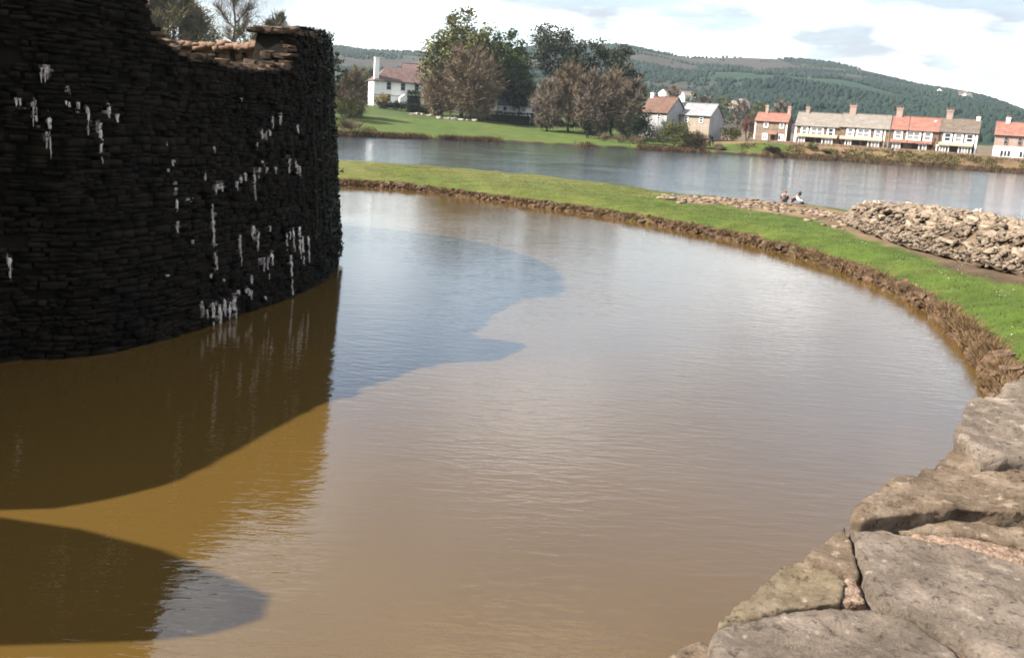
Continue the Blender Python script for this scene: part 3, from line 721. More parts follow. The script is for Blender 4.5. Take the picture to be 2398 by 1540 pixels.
def build_parapet():
    slab('stone', [(2236, 1000), (2262, 950), (2330, 915), (2420, 880), (2600, 840), (2640, 1010), (2430, 1062), (2300, 1058)], 4.34, 0.34, M['coping'], 1, (0.0, 0.03), 0.022, 0.02)
    slab('stone', [(1992, 1205), (2010, 1168), (2072, 1128), (2150, 1100), (2232, 1050), (2330, 1050), (2560, 1060), (2560, 1180), (2398, 1200), (2240, 1190), (2100, 1200), (2010, 1214)], 4.26, 0.16, M['coping2'], 2, (0.02, 0.0), 0.02, 0.02)
    slab('stone', [(1990, 1218), (2110, 1196), (2300, 1190), (2600, 1195), (2600, 1290), (2398, 1282), (2270, 1250), (2130, 1244)], 4.205, 0.24, M['coping2'], 3, (0, 0), 0.02, 0.02)
    slab('stone', [(1986, 1230), (2040, 1224), (2130, 1256), (2260, 1284), (2420, 1318), (2660, 1375), (2700, 1640), (2420, 1640), (2262, 1500), (2130, 1436), (2060, 1414), (2034, 1360), (2006, 1300)], 4.21, 0.34, M['coping'], 4, (0.0, 0.02), 0.016, 0.015)
    slab('stone', [(1880, 1308), (1920, 1268), (1980, 1224), (1994, 1260), (2006, 1300), (2012, 1342), (1958, 1334), (1915, 1320)], 4.20, 0.22, M['coping2'], 5, (0, 0), 0.012, 0.012)
    slab('stone', [(1682, 1462), (1760, 1388), (1830, 1318), (1880, 1310), (1950, 1334), (1984, 1360), (1972, 1410), (1880, 1418), (1800, 1432), (1735, 1462)], 4.19, 0.26, M['coping3'], 6, (0, 0), 0.014, 0.012)
    slab('stone', [(1662, 1500), (1686, 1462), (1760, 1440), (1840, 1424), (1960, 1410), (2050, 1414), (2116, 1440), (2216, 1494), (2296, 1580), (2300, 1680), (1760, 1680), (1680, 1560)], 4.19, 0.36, M['coping'], 7, (0.0, -0.02), 0.02, 0.015)
    slab('stone', [(1530, 1548), (1600, 1500), (1640, 1490), (1668, 1506), (1690, 1570), (1700, 1680), (1450, 1680), (1470, 1600)], 4.15, 0.25, M['coping2'], 8, (0, 0), 0.016, 0.02)
    slab('mortar_bed', [(1975, 1245), (2100, 1205), (2420, 1215), (2660, 1280), (2700, 1650), (1600, 1690), (1720, 1478), (1850, 1345)], 4.16, 0.12, M['mortar'], 9, (0, 0), 0.010, 0.02)
    slab('mortar_joint', [(1972, 1350), (1990, 1335), (2010, 1340), (2020, 1375), (2040, 1412), (1975, 1412), (1962, 1400)], 4.185, 0.08, M['mortar'], 11, (0, 0), 0.008, 0.01)
    slab('mortar_joint', [(2125, 1238), (2260, 1240), (2420, 1270), (2560, 1285), (2560, 1345), (2400, 1316), (2250, 1284), (2140, 1258)], 4.19, 0.10, M['mortar'], 10, (0, 0), 0.012, 0.015)
    # wall body down to the water
    foot = [onz(x, y, 4.05) for x, y in ((1500, 1680), (1600, 1560), (1720, 1470), (1900, 1320), (2015, 1210), (2240, 1075), (2290, 985), (2450, 905))]
    P = [(p.x + 0.08, p.y - 0.08) for p in foot] + [(7.5, 7.5), (9.5, 3), (9, -4), (-2, -4)]
    n = len(P); V = [(x, y, -1.2) for x, y in P] + [(x, y, 4.0) for x, y in P]
    Fc = [tuple(range(n))[::-1], tuple(range(n, 2 * n))] + [(i, (i + 1) % n, n + (i + 1) % n, n + i) for i in range(n)]
    o = mesh_obj('wall_core', V, Fc, M['coping2'], parapet); o.location = -parapet.location
    o.data.update()
    bm = bmesh.new(); bm.from_mesh(o.data); bmesh.ops.recalc_face_normals(bm, faces=bm.faces); bm.to_mesh(o.data); bm.free()
build_parapet()
# ------------------------------------------------------------------ trees and shrubs
def leaf_mat(name, a, b, s=0.35): return noise_mat(name, a, b, s, 0.85, 4, spec=0.15, lo=0.38, hi=0.62)
M['bark'] = noise_mat('bark', (0.07, 0.052, 0.04), (0.19, 0.155, 0.125), 1.5, 0.95, 4)
M['bark_dark'] = noise_mat('dark_bark', (0.025, 0.02, 0.015), (0.06, 0.045, 0.032), 1.5, 0.95, 4)
M['twig'] = leaf_mat('brown_twig', (0.165, 0.115, 0.070), (0.34, 0.25, 0.165))
M['twig_grey'] = leaf_mat('grey_twig', (0.15, 0.115, 0.082), (0.31, 0.24, 0.18))
M['twig_olive'] = leaf_mat('olive_twig', (0.10, 0.082, 0.034), (0.22, 0.175, 0.085))
M['twig_red'] = leaf_mat('red_twig', (0.16, 0.05, 0.03), (0.26, 0.09, 0.05))
M['leaf_olive'] = leaf_mat('olive_leaf', (0.085, 0.092, 0.028), (0.20, 0.19, 0.065))
M['leaf_green'] = leaf_mat('green_leaf', (0.036, 0.062, 0.018), (0.105, 0.145, 0.04))
M['leaf_dark'] = leaf_mat('dark_leaf', (0.008, 0.016, 0.007), (0.028, 0.042, 0.016))
M['leaf_bud'] = leaf_mat('budding_leaf', (0.075, 0.075, 0.022), (0.17, 0.17, 0.05))
M['needle'] = leaf_mat('pine_needle', (0.022, 0.030, 0.016), (0.075, 0.08, 0.042))
M['leaf_yellow'] = leaf_mat('yellow_blossom', (0.25, 0.16, 0.02), (0.42, 0.30, 0.05))
M['leaf_black'] = leaf_mat('black_shrub_leaf', (0.010, 0.010, 0.006), (0.03, 0.026, 0.016))
def skeleton(r, h, crown_r, crown_base, bend=0.1, limbs=8, sub=5):
    """list of tapered segments and list of branch tips"""
    segs = []; tips = []; tr = max(0.08, h * 0.022)
    p = Vector((0, 0, -0.3)); n = 7; pts = [p]
    for i in range(n):
        p = p + Vector((r.uniform(-bend, bend) * h / n, r.uniform(-bend, bend) * h / n, (h * 0.86 + 0.3) / n)); pts.append(p)
    for i in range(n): segs.append((pts[i], pts[i + 1], tr * (1 - 0.85 * i / n), tr * (1 - 0.85 * (i + 1) / n)))
    for i in range(limbs):
        z = crown_base + (h * 0.84 - crown_base) * (i + r.random()) / limbs; t = z / (h * 0.86); k = min(n - 1, max(0, int(t * n))); a = pts[k].lerp(pts[k + 1], t * n - k)
        az = i * 2.4 + r.uniform(-0.5, 0.5); u = (z - crown_base) / max(0.1, h - crown_base)
        L = crown_r * (math.sin(math.pi * min(1, 0.22 + 0.72 * u)) * 0.85 + 0.1) * r.uniform(0.8, 1.05); el = R(15 + 45 * u)
        q = a; d = Vector((math.cos(az) * math.cos(el), math.sin(az) * math.cos(el), math.sin(el))); rr = tr * 0.42 * (1 - 0.5 * u)
        for j in range(4):
            q2 = q + d * L / 4; segs.append((q, q2, rr * (1 - j / 5), rr * (1 - (j + 1) / 5)))
            for m_ in range(sub if j else 1):
                e = (d + Vector((r.uniform(-1, 1), r.uniform(-1, 1), r.uniform(-0.4, 0.9))) * 0.9).normalized(); l = L * r.uniform(0.2, 0.42)
                st = q.lerp(q2, r.random()); en = st + e * l
                segs.append((st, en, rr * 0.4, rr * 0.12)); tips.append((st, en))
            d = (d + Vector((r.uniform(-0.25, 0.25), r.uniform(-0.25, 0.25), 0.12))).normalized(); q = q2
    return segs, tips
def seg_mesh(name, segs, mat, parent):
    mb = MB()
    for a, b, r0, r1 in segs: mb.tube(a, b, max(r0, 0.012), max(r1, 0.008), 6 if r0 > 0.15 else 4)
    o = mb.build(name, mat, parent, True); return o
def ribbons(P0, P1, w, rng):
    d = P1 - P0; s = np.cross(d, rng.normal(size=d.shape)); s /= np.linalg.norm(s, axis=1)[:, None] + 1e-9; s = s * w
    V = np.stack([P0 - s, P0 + s, P1 + s * 0.4, P1 - s * 0.4], 1).reshape(-1, 3); return V, np.arange(len(V)).reshape(-1, 4)
def tree(name, label, kind, loc, h, cr, seed, mat, group=None, base=0.25, n=5000, leaf=0.4, cat='tree', bark=None, flat=1.0, limbs=8):
    r = random.Random(seed); rng = np.random.default_rng(seed)
    e = empty(name, loc, r.uniform(0, 6)); tag(e, label, cat, group)
    segs, tips = skeleton(r, h, cr, h * base, 0.08, limbs, 5)
    bark = bark or M['bark']
    seg_mesh('trunk', segs, bark, e)
    T0 = np.array([t[0] for t in tips]); T1 = np.array([t[1] for t in tips])
    if kind == 'twig':
        k = rng.integers(0, len(T0), n); f = rng.uniform(0.1, 1.0, n)[:, None]; A = T0[k] + (T1[k] - T0[k]) * f
        # half of the fine twigs fill the rounded crown evenly
        zc_ = h * (0.5 + base * 0.5); d_ = rng.normal(size=(n, 3)); d_ /= np.linalg.norm(d_, axis=1)[:, None]
        E_ = d_ * rng.uniform(0.25, 0.92, n)[:, None] ** 0.6 * np.array((cr, cr, h - zc_)) + np.array((0, 0, zc_)); hf = rng.random(n) < 0.55; E_[:, :2] *= (1 + 0.35 * vfbm(np.arctan2(E_[:, 1], E_[:, 0]) * 1.3 + seed * 3.7, E_[:, 2] * 0.25 + seed, 1.0, 2))[:, None]
        lump = vfbm(E_[:, 0] + seed * 9 + E_[:, 2] * 0.7, E_[:, 1] + E_[:, 2] * 0.9, 0.32, 2); hf &= lump > -0.08; A[hf] = E_[hf]
        out = A - np.array((0, 0, h * 0.45)); out /= np.linalg.norm(out, axis=1)[:, None] + 1e-6
        D = out * 0.6 + rng.normal(size=(n, 3)) * 0.6 + np.array((0, 0, 0.25)); L = cr * rng.uniform(0.10, 0.24, n)[:, None]
        V, Fq = ribbons(A, A + D * L, leaf * 0.5, rng)
    elif kind == 'pine':
        k = rng.integers(0, len(T1), n); keep = np.unique(k)
        P = T1[k] + rng.normal(size=(n, 3)) * np.array((cr * 0.11, cr * 0.11, cr * 0.05)); V, Fq = leaf_quads(P, leaf, rng)
    else:
        # clumped foliage: leaves gathered around branch ends, thinner at the outside
        ck = rng.integers(0, len(T1), max(14, n // 70)); C = T0[ck] + (T1[ck] - T0[ck]) * rng.uniform(0.5, 1.15, len(ck))[:, None]
        nE = int(len(C) * 2.2); zc_ = h * (0.5 + base * 0.5); d_ = rng.normal(size=(nE, 3)); d_ /= np.linalg.norm(d_, axis=1)[:, None]
        d_ = np.sign(d_) * np.abs(d_) ** 0.8; C = np.concatenate([C, d_ * rng.uniform(0.5, 0.92, nE)[:, None] * np.array((cr, cr, h - zc_)) + np.array((0, 0, zc_))])
        k = rng.integers(0, len(C), n); rad = cr * rng.uniform(0.10, 0.2, len(C))[k][:, None]
        d = rng.normal(size=(n, 3)); d /= np.linalg.norm(d, axis=1)[:, None]; P = C[k] + d * rad * rng.uniform(0.5, 1.05, n)[:, None] * np.array((1, 1, flat * 0.8))
        V, Fq = leaf_quads(P, leaf, rng)
    np_mesh('crown', V, Fq, mat, e); return e
def shrub(name, label, loc, h, rx, ry, seed, mat, n=1800, leaf=0.22, group=None, cat='shrub', stems=True, twig=False, stem_mat=None):
    r = random.Random(seed); rng = np.random.default_rng(seed); e = empty(name, loc); tag(e, label, cat, group)
    nc = max(7, int(rx * 5)); C = []
    for _ in range(nc):
        a = r.uniform(0, 6.28); q = math.sqrt(r.random()) * 0.75; C.append((math.cos(a) * q * rx, math.sin(a) * q * ry, h * (0.25 + 0.55 * r.random() * (1 - 0.5 * q))))
    C = np.array(C); k = rng.integers(0, nc, n); d = rng.normal(size=(n, 3)); d /= np.linalg.norm(d, axis=1)[:, None]
    P = C[k] + d * np.array((rx * 0.36, ry * 0.36, h * 0.26)) * rng.uniform(0.35, 1.05, n)[:, None]; P[:, 2] = np.maximum(P[:, 2], 0.02)
    if twig:
        B = np.stack([P[:, 0] * 0.35, P[:, 1] * 0.35, P[:, 2] * 0.2], 1); Q0 = B + (P - B) * rng.uniform(0.3, 0.8, n)[:, None]; V, Fq = ribbons(Q0, P, leaf * 0.3, rng)
    else: V, Fq = leaf_quads(P, leaf, rng)
    np_mesh('foliage', V, Fq, mat, e)
    mb = MB(); mb.tube((0, 0, -0.35), (0, 0, -0.08), max(0.12, rx * 0.22), max(0.12, rx * 0.22), 8)
    for _ in range(9):
        c = C[r.randrange(nc)]; b = Vector((c[0] * 0.25, c[1] * 0.25, -0.2)); mb.tube(b, b.lerp(Vector(c), 0.55), 0.035 * h ** 0.5, 0.025 * h ** 0.5, 5); mb.tube(b.lerp(Vector(c), 0.54), c, 0.025 * h ** 0.5, 0.01, 4)
    mb.build('stem', stem_mat or M['bark_dark'], e, True)
    return e
def ptree(name, label, kind, xd, ytop, Y, wpx, seed, mat, **kw):
    """tree whose crown spans wpx photo pixels around column xd with its tip at ytop, standing Y metres out"""
    g = aty(xd, ytop, Y); z0 = ground_z(g.x, Y); h = g.z - z0; crr = wpx / PF * Y / 2
    return tree(name, label, kind, (g.x, Y, z0), h, crr, seed, mat, **kw)
def pshrub(name, label, xd, ytop, Y, wpx, seed, mat, **kw):
    g = aty(xd, ytop, Y); z0 = ground_z(g.x, Y); rx = wpx / PF * Y / 2
    return shrub(name, label, (g.x, Y, z0), max(0.5, g.z - z0), rx, rx * kw.pop('deep', 0.8), seed, mat, **kw)
ptree('evergreen_tree', 'tall rounded olive green tree, tallest of the lakeside group', 'leaf', 1090, 60, 312, 205, 21, M['leaf_olive'], n=21000, leaf=0.85, base=0.06, limbs=13)
ptree('evergreen_tree', 'deep green tree filling in right behind the tallest olive tree', 'leaf', 1178, 95, 318, 150, 22, M['leaf_green'], n=14000, leaf=0.8, base=0.2, limbs=12)
ptree('bare_tree', 'round brown leafless tree in front of the tallest green tree', 'twig', 1108, 132, 296, 138, 23, M['twig'], n=13000, leaf=0.17, base=0.04, limbs=14)
ptree('bare_tree', 'lower brown leafless tree left of the round brown one', 'twig', 1040, 185, 300, 100, 24, M['twig'], n=7000, leaf=0.17, base=0.1, limbs=10)
ptree('holm_oak', 'small blackish evergreen tree at right of the deep green tree', 'leaf', 1222, 172, 308, 75, 25, M['leaf_dark'], n=7000, leaf=0.6, base=0.3, limbs=9)
ptree('pine_tree', 'tall spreading dark pine behind the brown trees', 'pine', 1318, 104, 330, 165, 26, M['needle'], n=6500, leaf=0.8, base=0.5, limbs=11, bark=M['bark_dark'])
ptree('pine_tree', 'second dark pine, lower and right of the tall spreading one', 'pine', 1425, 125, 334, 135, 27, M['needle'], n=5000, leaf=0.8, base=0.45, limbs=10, bark=M['bark_dark'])
ptree('pine_tree', 'small dark pine crown at the right end of the pines', 'pine', 1475, 168, 330, 75, 28, M['needle'], n=2800, leaf=0.75, base=0.4, limbs=8, bark=M['bark_dark'])
bare = [(1288, 190, 282, 80, 'leftmost brown leafless tree of the thicket below the pines'), (1340, 170, 286, 120, 'broad brown leafless tree below the tall spreading pine'),
        (1392, 178, 280, 110, 'brown leafless tree in the middle of the thicket below the pines'), (1440, 182, 284, 110, 'brown leafless tree below the second pine'),
        (1486, 185, 278, 80, 'rightmost brown leafless tree of the thicket, near the white gable')]
for i, (x, y, Y, w, lb) in enumerate(bare):
    ptree('bare_tree', lb, 'twig', x, y, Y, w, 30 + i, M['twig'] if i % 2 else M['twig_grey'], n=8500, leaf=0.16, base=0.05, limbs=13, group='leafless trees of the lakeside thicket')
ptree('ivied_tree', 'slim dark tree at the right edge of the brown thicket', 'leaf', 1502, 195, 276, 34, 37, M['leaf_olive'], n=1500, leaf=0.5, base=0.15)
pshrub('dark_shrub', 'dark evergreen shrub in front of the white gable', 1510, 244, 266, 66, 38, M['leaf_dark'], n=3600, leaf=0.4)
pshrub('dark_shrub', 'small dark shrub under the middle of the brown thicket', 1382, 265, 268, 40, 39, M['leaf_dark'], n=1200, leaf=0.35)
pshrub('willow_shrub', 'pale green willow bush at the water below the slate roofed house', 1580, 276, 264, 112, 40, M['leaf_bud'], n=4600, leaf=0.35)
pshrub('willow_shrub', 'brownish bush beside the pale green willow at the water', 1634, 298, 264, 74, 41, M['twig'], n=3200, leaf=0.3, twig=True)
pshrub('dark_shrub', 'low dark bush at the waterline under the willow', 1612, 335, 261, 62, 42, M['leaf_black'], n=1500, leaf=0.3)
pshrub('dark_shrub', 'narrow dark cone shrub right of the willows', 1668, 308, 268, 14, 43, M['leaf_dark'], n=700, leaf=0.25)
pshrub('round_shrub', 'round brown bush alone at the water left of the terrace', 1690, 334, 262, 34, 44, M['twig'], n=1500, leaf=0.26)
pshrub('dark_shrub', 'almost black bush standing in the water edge before the red roofed stone house', 1812, 340, 264.5, 44, 45, M['leaf_black'], n=2400, leaf=0.28)
pshrub('olive_shrub', 'olive bush on the lawn left of the red roofed stone house', 1716, 290, 288, 56, 46, M['leaf_olive'], n=2200, leaf=0.35)
pshrub('red_shrub', 'reddish brown shrub at the left gable of the red roofed stone house', 1757, 262, 300, 36, 47, M['twig_red'], n=1600, leaf=0.3)
pshrub('olive_shrub', 'olive bush on the brown bank below the grey terrace', 1936, 348, 268, 34, 48, M['leaf_olive'], n=1000, leaf=0.28)
pshrub('olive_shrub', 'thin grey green bush on the bank below the grey terrace porch', 1905, 330, 270, 34, 49, M['leaf_bud'], n=700, leaf=0.28)
pshrub('olive_shrub', 'small bush on the bank below the red terrace roof', 2185, 330, 272, 26, 50, M['leaf_dark'], n=700, leaf=0.28)
# left of the water, by and behind the castle
ptree('bare_tree', 'wide olive brown tree behind the castle wall, next to the high corner', 'twig', 405, -12, 228, 190, 60, M['twig_olive'], n=16000, leaf=0.21, base=0.06, limbs=15)
ptree('bare_tree', 'olive budding tree behind the wide brown one above the castle wall', 'leaf', 470, 10, 240, 110, 61, M['leaf_olive'], n=7000, leaf=0.45, base=0.06, limbs=12)
ptree('bare_tree', 'tall grey leafless tree rising out of the top edge behind the castle', 'twig', 548, -75, 236, 140, 62, M['twig_grey'], n=5200, leaf=0.085, base=0.25, limbs=13)
ptree('bare_tree', 'small round brown tree behind the castle, next to the high right end', 'twig', 645, 28, 238, 100, 63, M['twig_olive'], n=10000, leaf=0.18, base=0.05, limbs=13)
ptree('green_tree', 'low yellowish green tree above the broken castle wall', 'leaf', 585, 62, 232, 120, 64, M['leaf_bud'], n=5000, leaf=0.4, base=0.05, limbs=9)
ptree('bare_tree', 'dark tree half hidden behind the right edge of the castle', 'leaf', 785, 112, 250, 58, 65, M['leaf_dark'], n=2600, leaf=0.45, base=0.15, limbs=10)
ptree('bare_tree', 'brown budding tree between castle edge and white villa', 'twig', 824, 182, 252, 92, 66, M['twig'], n=8000, leaf=0.15, base=0.04, limbs=12)
pshrub('olive_shrub', 'olive bush under the brown tree beside the castle edge', 812, 225, 247, 70, 67, M['leaf_olive'], n=2400, leaf=0.32)
pshrub('bare_shrub', 'thin leafless bush at the lake edge beside the castle', 822, 268, 207.5, 90, 68, M['twig'], n=1100, leaf=0.10, twig=True)
pshrub('bare_shrub', 'low olive scrub at the lake edge right of the thin bush', 868, 292, 212, 50, 69, M['leaf_olive'], n=900, leaf=0.2)
# villa garden
pshrub('yellow_shrub', 'golden yellow flowering bush before the white villa', 893, 214, 318, 44, 70, M['leaf_yellow'], n=1500, leaf=0.35)
pshrub('dark_shrub', 'dark rounded bush below the golden yellow one', 900, 232, 312, 46, 71, M['leaf_dark'], n=1800, leaf=0.35)
pshrub('dark_shrub', 'dark mound bush right of the golden yellow one', 935, 233, 311, 44, 72, M['leaf_dark'], n=1800, leaf=0.35)
pshrub('bare_shrub', 'brown bush at the end of the long hedge', 1010, 238, 305, 40, 73, M['leaf_olive'], n=1300, leaf=0.3)
def hedge(name, label, x0, x1, yt, yb, Y, deep, mat, seed):
    a, b = aty(x0, yt, Y), aty(x1, yt, Y); z1 = aty((x0 + x1) / 2, yt, Y).z; z0 = min(ground_z(a.x, Y), ground_z(b.x, Y)) - 0.3
    rng = np.random.default_rng(seed); e = empty(name, ((a.x + b.x) / 2, Y, z0)); tag(e, label, 'hedge')
    w = b.x - a.x; h = max(0.8, z1 - z0); n = int(500 + 90 * (w * h)); P = rng.uniform(-1, 1, (n, 3)); ax = rng.integers(0, 3, n)
    for i in range(3): k = ax == i; P[k, i] = np.sign(P[k, i]) * rng.uniform(0.9, 1.04, k.sum())
    P[:, 2] = np.abs(P[:, 2]); P *= 1 + 0.16 * np.array([[mnoise.noise(Vector(q * 3.1) + Vector((seed, 0, 0)))] for q in P]); P *= np.array((w / 2, deep / 2, h)); V, Fq = leaf_quads(P, 0.3, rng); np_mesh('foliage', V, Fq, mat, e)
    mb = MB(); mb.box(-w / 2 * 0.86, w / 2 * 0.86, -deep / 2 * 0.7, deep / 2 * 0.7, 0, h * 0.82); mb.build('inner_growth', M['leaf_black'], e); return e
hedge('hedge_or_shade_block', 'tall clipped block of dark green hedge before the white villa', 955, 985, 216, 245, 316, 3, M['leaf_dark'], 80)
hedge('hedge_or_shade_block', 'long low dark hedge along the top of the meadow', 955, 1030, 246, 262, 309, 2.5, M['leaf_dark'], 81)
hedge('hedge_or_shade_block', 'dark leafy strip standing in for the shadow under the blackish evergreen tree', 1130, 1250, 264, 272, 300, 2.5, M['leaf_black'], 82)  # leafy strip added to stand for the shadow beneath the trees
for i, (x_, y_, w_, lb_) in enumerate([(1415, 306, 44, 'leftmost low brown bush under the thicket'), (1452, 309, 46, 'middle low brown bush under the thicket'), (1492, 313, 46, 'rightmost low brown bush under the thicket')]):
    pshrub('bare_shrub', lb_, x_, y_, 262, w_, 200 + i, M['twig'], n=1600, leaf=0.2, deep=0.5)
# pale rockery stones along the upper meadow
for i, (xd, yd, w) in enumerate([(966, 267, 14), (978, 266, 16), (990, 267, 12), (1003, 270, 10), (1012, 269, 12), (1028, 275, 16), (1046, 277, 14), (1056, 277, 16), (1064, 279, 20), (1080, 280, 14), (1098, 281, 12), (1112, 282, 18)]):
    lo, hi = 240.0, 330.0
    for _ in range(30):
        mY = (lo + hi) / 2; g = aty(xd, yd + 2, mY)
        if g.z > ground_z(g.x, mY): lo = mY
        else: hi = mY
    s = w / PF * mY
    o = rock_obj('rock', 'r', i % 8, M['pale_rock'], (g.x, mY, ground_z(g.x, mY) + 0.12), (s, s * 0.7, s * 0.42), (0, 0, i), None)
    tag(o, ('first', 'second', 'third', 'fourth', 'fifth', 'sixth', 'seventh', 'eighth', 'ninth', 'tenth', 'eleventh', 'last')[i] + ' pale rock from the left in the row along the top of the meadow', 'rock', 'pale rockery stones on the meadow')

# ------------------------------------------------------------------ reeds, hill forest
def blades(P, h, w, lean, rng):
    n = len(P); a = rng.uniform(0, 6.283, n); dx = np.stack([np.cos(a), np.sin(a), np.zeros(n)], 1); hh = h * rng.uniform(0.5, 1.3, n)[:, None]
    tip = P + np.array((0, 0, 1.0)) * hh + rng.normal(size=(n, 3)) * np.array((1, 1, 0.15)) * hh * lean; s = dx * w * 0.5
    V = np.stack([P - s, P + s, tip], 1).reshape(-1, 3); return V, np.arange(3 * n).reshape(n, 3)
def build_reeds():
    rng = np.random.default_rng(90); P = []
    spans = [(-45, -20, 1.0), (-20, -4, 0.7), (12, 18, 0.5), (26, 48, 0.8), (60, 140, 0.35)]
    for x0, x1, d in spans:
        for _ in range(int((x1 - x0) * 170 * d)):
            x = rng.uniform(x0, x1); t = rng.uniform(-0.5, 1.6)
            if rng.random() > min(1, (min(x - x0, x1 - x) / 3.0) ** 2 + 0.05): continue
            if nz(x, 3, 0, 0.35) < -0.25: continue
            y = shore(x) + t; P.append((x, y, max(-0.1, land_z(x, y))))
    V, Fq = blades(np.array(P), 0.75, 0.16, 0.3, rng); o = np_mesh('reeds', V, Fq, M['reed']); tag(o, 'brown dry reeds along the far shore', 'reeds', kind='stuff')
build_reeds()
M['scrub'] = noise_mat('bank_scrub', (0.10, 0.062, 0.03), (0.20, 0.15, 0.06), 0.25, 0.95, 5, c3=(0.13, 0.12, 0.035))
def build_scrub():
    rng = np.random.default_rng(92); P = []
    for _ in range(2600):
        x = rng.uniform(56, 165); t = rng.uniform(0.6, 9.5); y = shore(x) + t
        if vfbm(x, y * 1.5, 0.22, 3) < -0.05: continue
        z = land_z(x, y); m_ = rng.integers(4, 9)
        for q in rng.normal(size=(m_, 2)) * 0.35: P.append((x + q[0], y + q[1], z - 0.05))
    V, Fq = blades(np.array(P), 0.6, 0.30, 0.5, rng); o = np_mesh('scrub', V, Fq, M['scrub']); tag(o, 'brown and olive scrub on the bank below the terraces', 'scrub', kind='stuff')
build_scrub()
M['conifer'] = noise_mat('hill_conifer', (0.005, 0.020, 0.021), (0.018, 0.042, 0.030), 0.008, 0.95, 5)
def build_forest():
    rng = np.random.default_rng(91); N = 70000
    y = 470 + 1390 * rng.random(N) ** 0.62; x = rng.uniform(-0.62, 0.66, N) * y
    k = (vfbm(x + 900, y * 1.5, 0.0042, 4) < 0.15 + 0.05 * rng.normal(size=N)) & (vfbm(x, y, 0.0045, 4) < 0.40) & (vfbm(x - 300, y, 0.012, 3) < 0.48); x, y = x[k], y[k]
    z = np.array([land_z(p, q) for p, q in zip(x, y)]) - 1.0; n = len(x); h = rng.uniform(3.5, 7.0, n) * (0.85 + 0.3 * vfbm(x, y, 0.01, 2)); w = h * rng.uniform(0.34, 0.55, n)
    q = (np.linspace(0, 2 * math.pi, 6)[:5][None, :] + rng.uniform(0, 1, n)[:, None]); cx, cy = np.cos(q), np.sin(q)
    r1 = np.stack([x[:, None] + cx * w[:, None], y[:, None] + cy * w[:, None], np.repeat((z + h * 0.2)[:, None], 5, 1)], -1)
    r2 = np.stack([x[:, None] + cx * w[:, None] * 0.75, y[:, None] + cy * w[:, None] * 0.75, np.repeat((z + h * 0.68)[:, None], 5, 1)], -1)
    V = np.concatenate([r1, r2, np.stack([x, y, z + h], -1)[:, None, :]], 1).reshape(-1, 3)
    f = []
    for i in range(5):
        j = (i + 1) % 5; f += [(i, j, 5 + j), (i, 5 + j, 5 + i), (5 + i, 5 + j, 10)]
    Fq = (np.array(f)[None] + (np.arange(n) * 11)[:, None, None]).reshape(-1, 3)
    o = np_mesh('hillside_forest', V, Fq, M['conifer'], None, True); tag(o, 'blue green conifer woods covering the ridge', 'forest', kind='stuff')
build_forest()

# ------------------------------------------------------------------ houses
def wall_mat(name, a, b, s=1.2): return noise_mat(name, a, b, s, 0.92, 6, bump=0.02, bump_scale=5)
M['w_stone'] = wall_mat('pinkish_stone_wall', (0.26, 0.18, 0.13), (0.46, 0.34, 0.26))
M['w_stone2'] = wall_mat('brown_stone_wall', (0.20, 0.13, 0.085), (0.36, 0.25, 0.17))
M['w_white'] = wall_mat('white_render', (0.66, 0.65, 0.63), (0.80, 0.79, 0.77), 0.6)
M['w_grey'] = wall_mat('grey_render', (0.42, 0.41, 0.43), (0.56, 0.55, 0.56), 0.6)
M['w_pink'] = wall_mat('pink_pebbledash', (0.48, 0.34, 0.28), (0.62, 0.46, 0.39))
M['w_dark'] = wall_mat('dark_gable_stone', (0.14, 0.10, 0.07), (0.26, 0.19, 0.14))
M['cream'] = noise_mat('cream_trim', (0.70, 0.66, 0.58), (0.82, 0.78, 0.72), 2, 0.8)
M['white_paint'] = noise_mat('white_window_paint', (0.78, 0.77, 0.76), (0.86, 0.85, 0.84), 2, 0.6)
M['buff'] = noise_mat('buff_canopy', (0.40, 0.31, 0.22), (0.55, 0.44, 0.33), 1.5, 0.9)
M['door'] = noise_mat('dark_door', (0.015, 0.012, 0.012), (0.05, 0.035, 0.03), 2, 0.6)
M['gutter'] = noise_mat('gutter', (0.03, 0.03, 0.03), (0.06, 0.055, 0.05), 2, 0.7)
def tile_mat(name, a, b):
    m_ = noise_mat(name, a, b, 0.9, 0.9, 6, bump=0.02, bump_scale=4); return m_
M['r_red'] = tile_mat('red_clay_tile', (0.27, 0.115, 0.085), (0.39, 0.19, 0.145))
M['r_rust'] = tile_mat('rust_brown_tile', (0.13, 0.070, 0.054), (0.20, 0.115, 0.088))
M['w_tan'] = wall_mat('tan_render', (0.42, 0.34, 0.27), (0.56, 0.47, 0.38))
M['r_grey'] = tile_mat('grey_slate', (0.22, 0.19, 0.165), (0.33, 0.29, 0.25))
M['r_brown'] = tile_mat('brown_slate', (0.135, 0.10, 0.08), (0.22, 0.175, 0.14))
M['r_purple'] = tile_mat('purple_brown_slate', (0.15, 0.09, 0.085), (0.24, 0.155, 0.145))
M['r_slate'] = tile_mat('pale_slate', (0.26, 0.26, 0.28), (0.38, 0.38, 0.40))
mg, gn, gl, gb = mat_new('window_glass'); M['glass'] = mg
gb.inputs['Base Color'].default_value = (0.03, 0.035, 0.045, 1); gb.inputs['Roughness'].default_value = 0.08
gnn = gn.new('ShaderNodeTexNoise'); gnn.inputs['Scale'].default_value = 1.1; gmr = gn.new('ShaderNodeMapRange'); gmr.inputs['To Min'].default_value = 0.04; gmr.inputs['To Max'].default_value = 0.22
gl.new(gnn.outputs['Fac'], gmr.inputs['Value']); gl.new(gmr.outputs[0], gb.inputs['Roughness'])
M['curtain'] = noise_mat('net_curtain_glass', (0.20, 0.20, 0.22), (0.50, 0.48, 0.48), 1.5, 0.3, 3, spec=0.5)
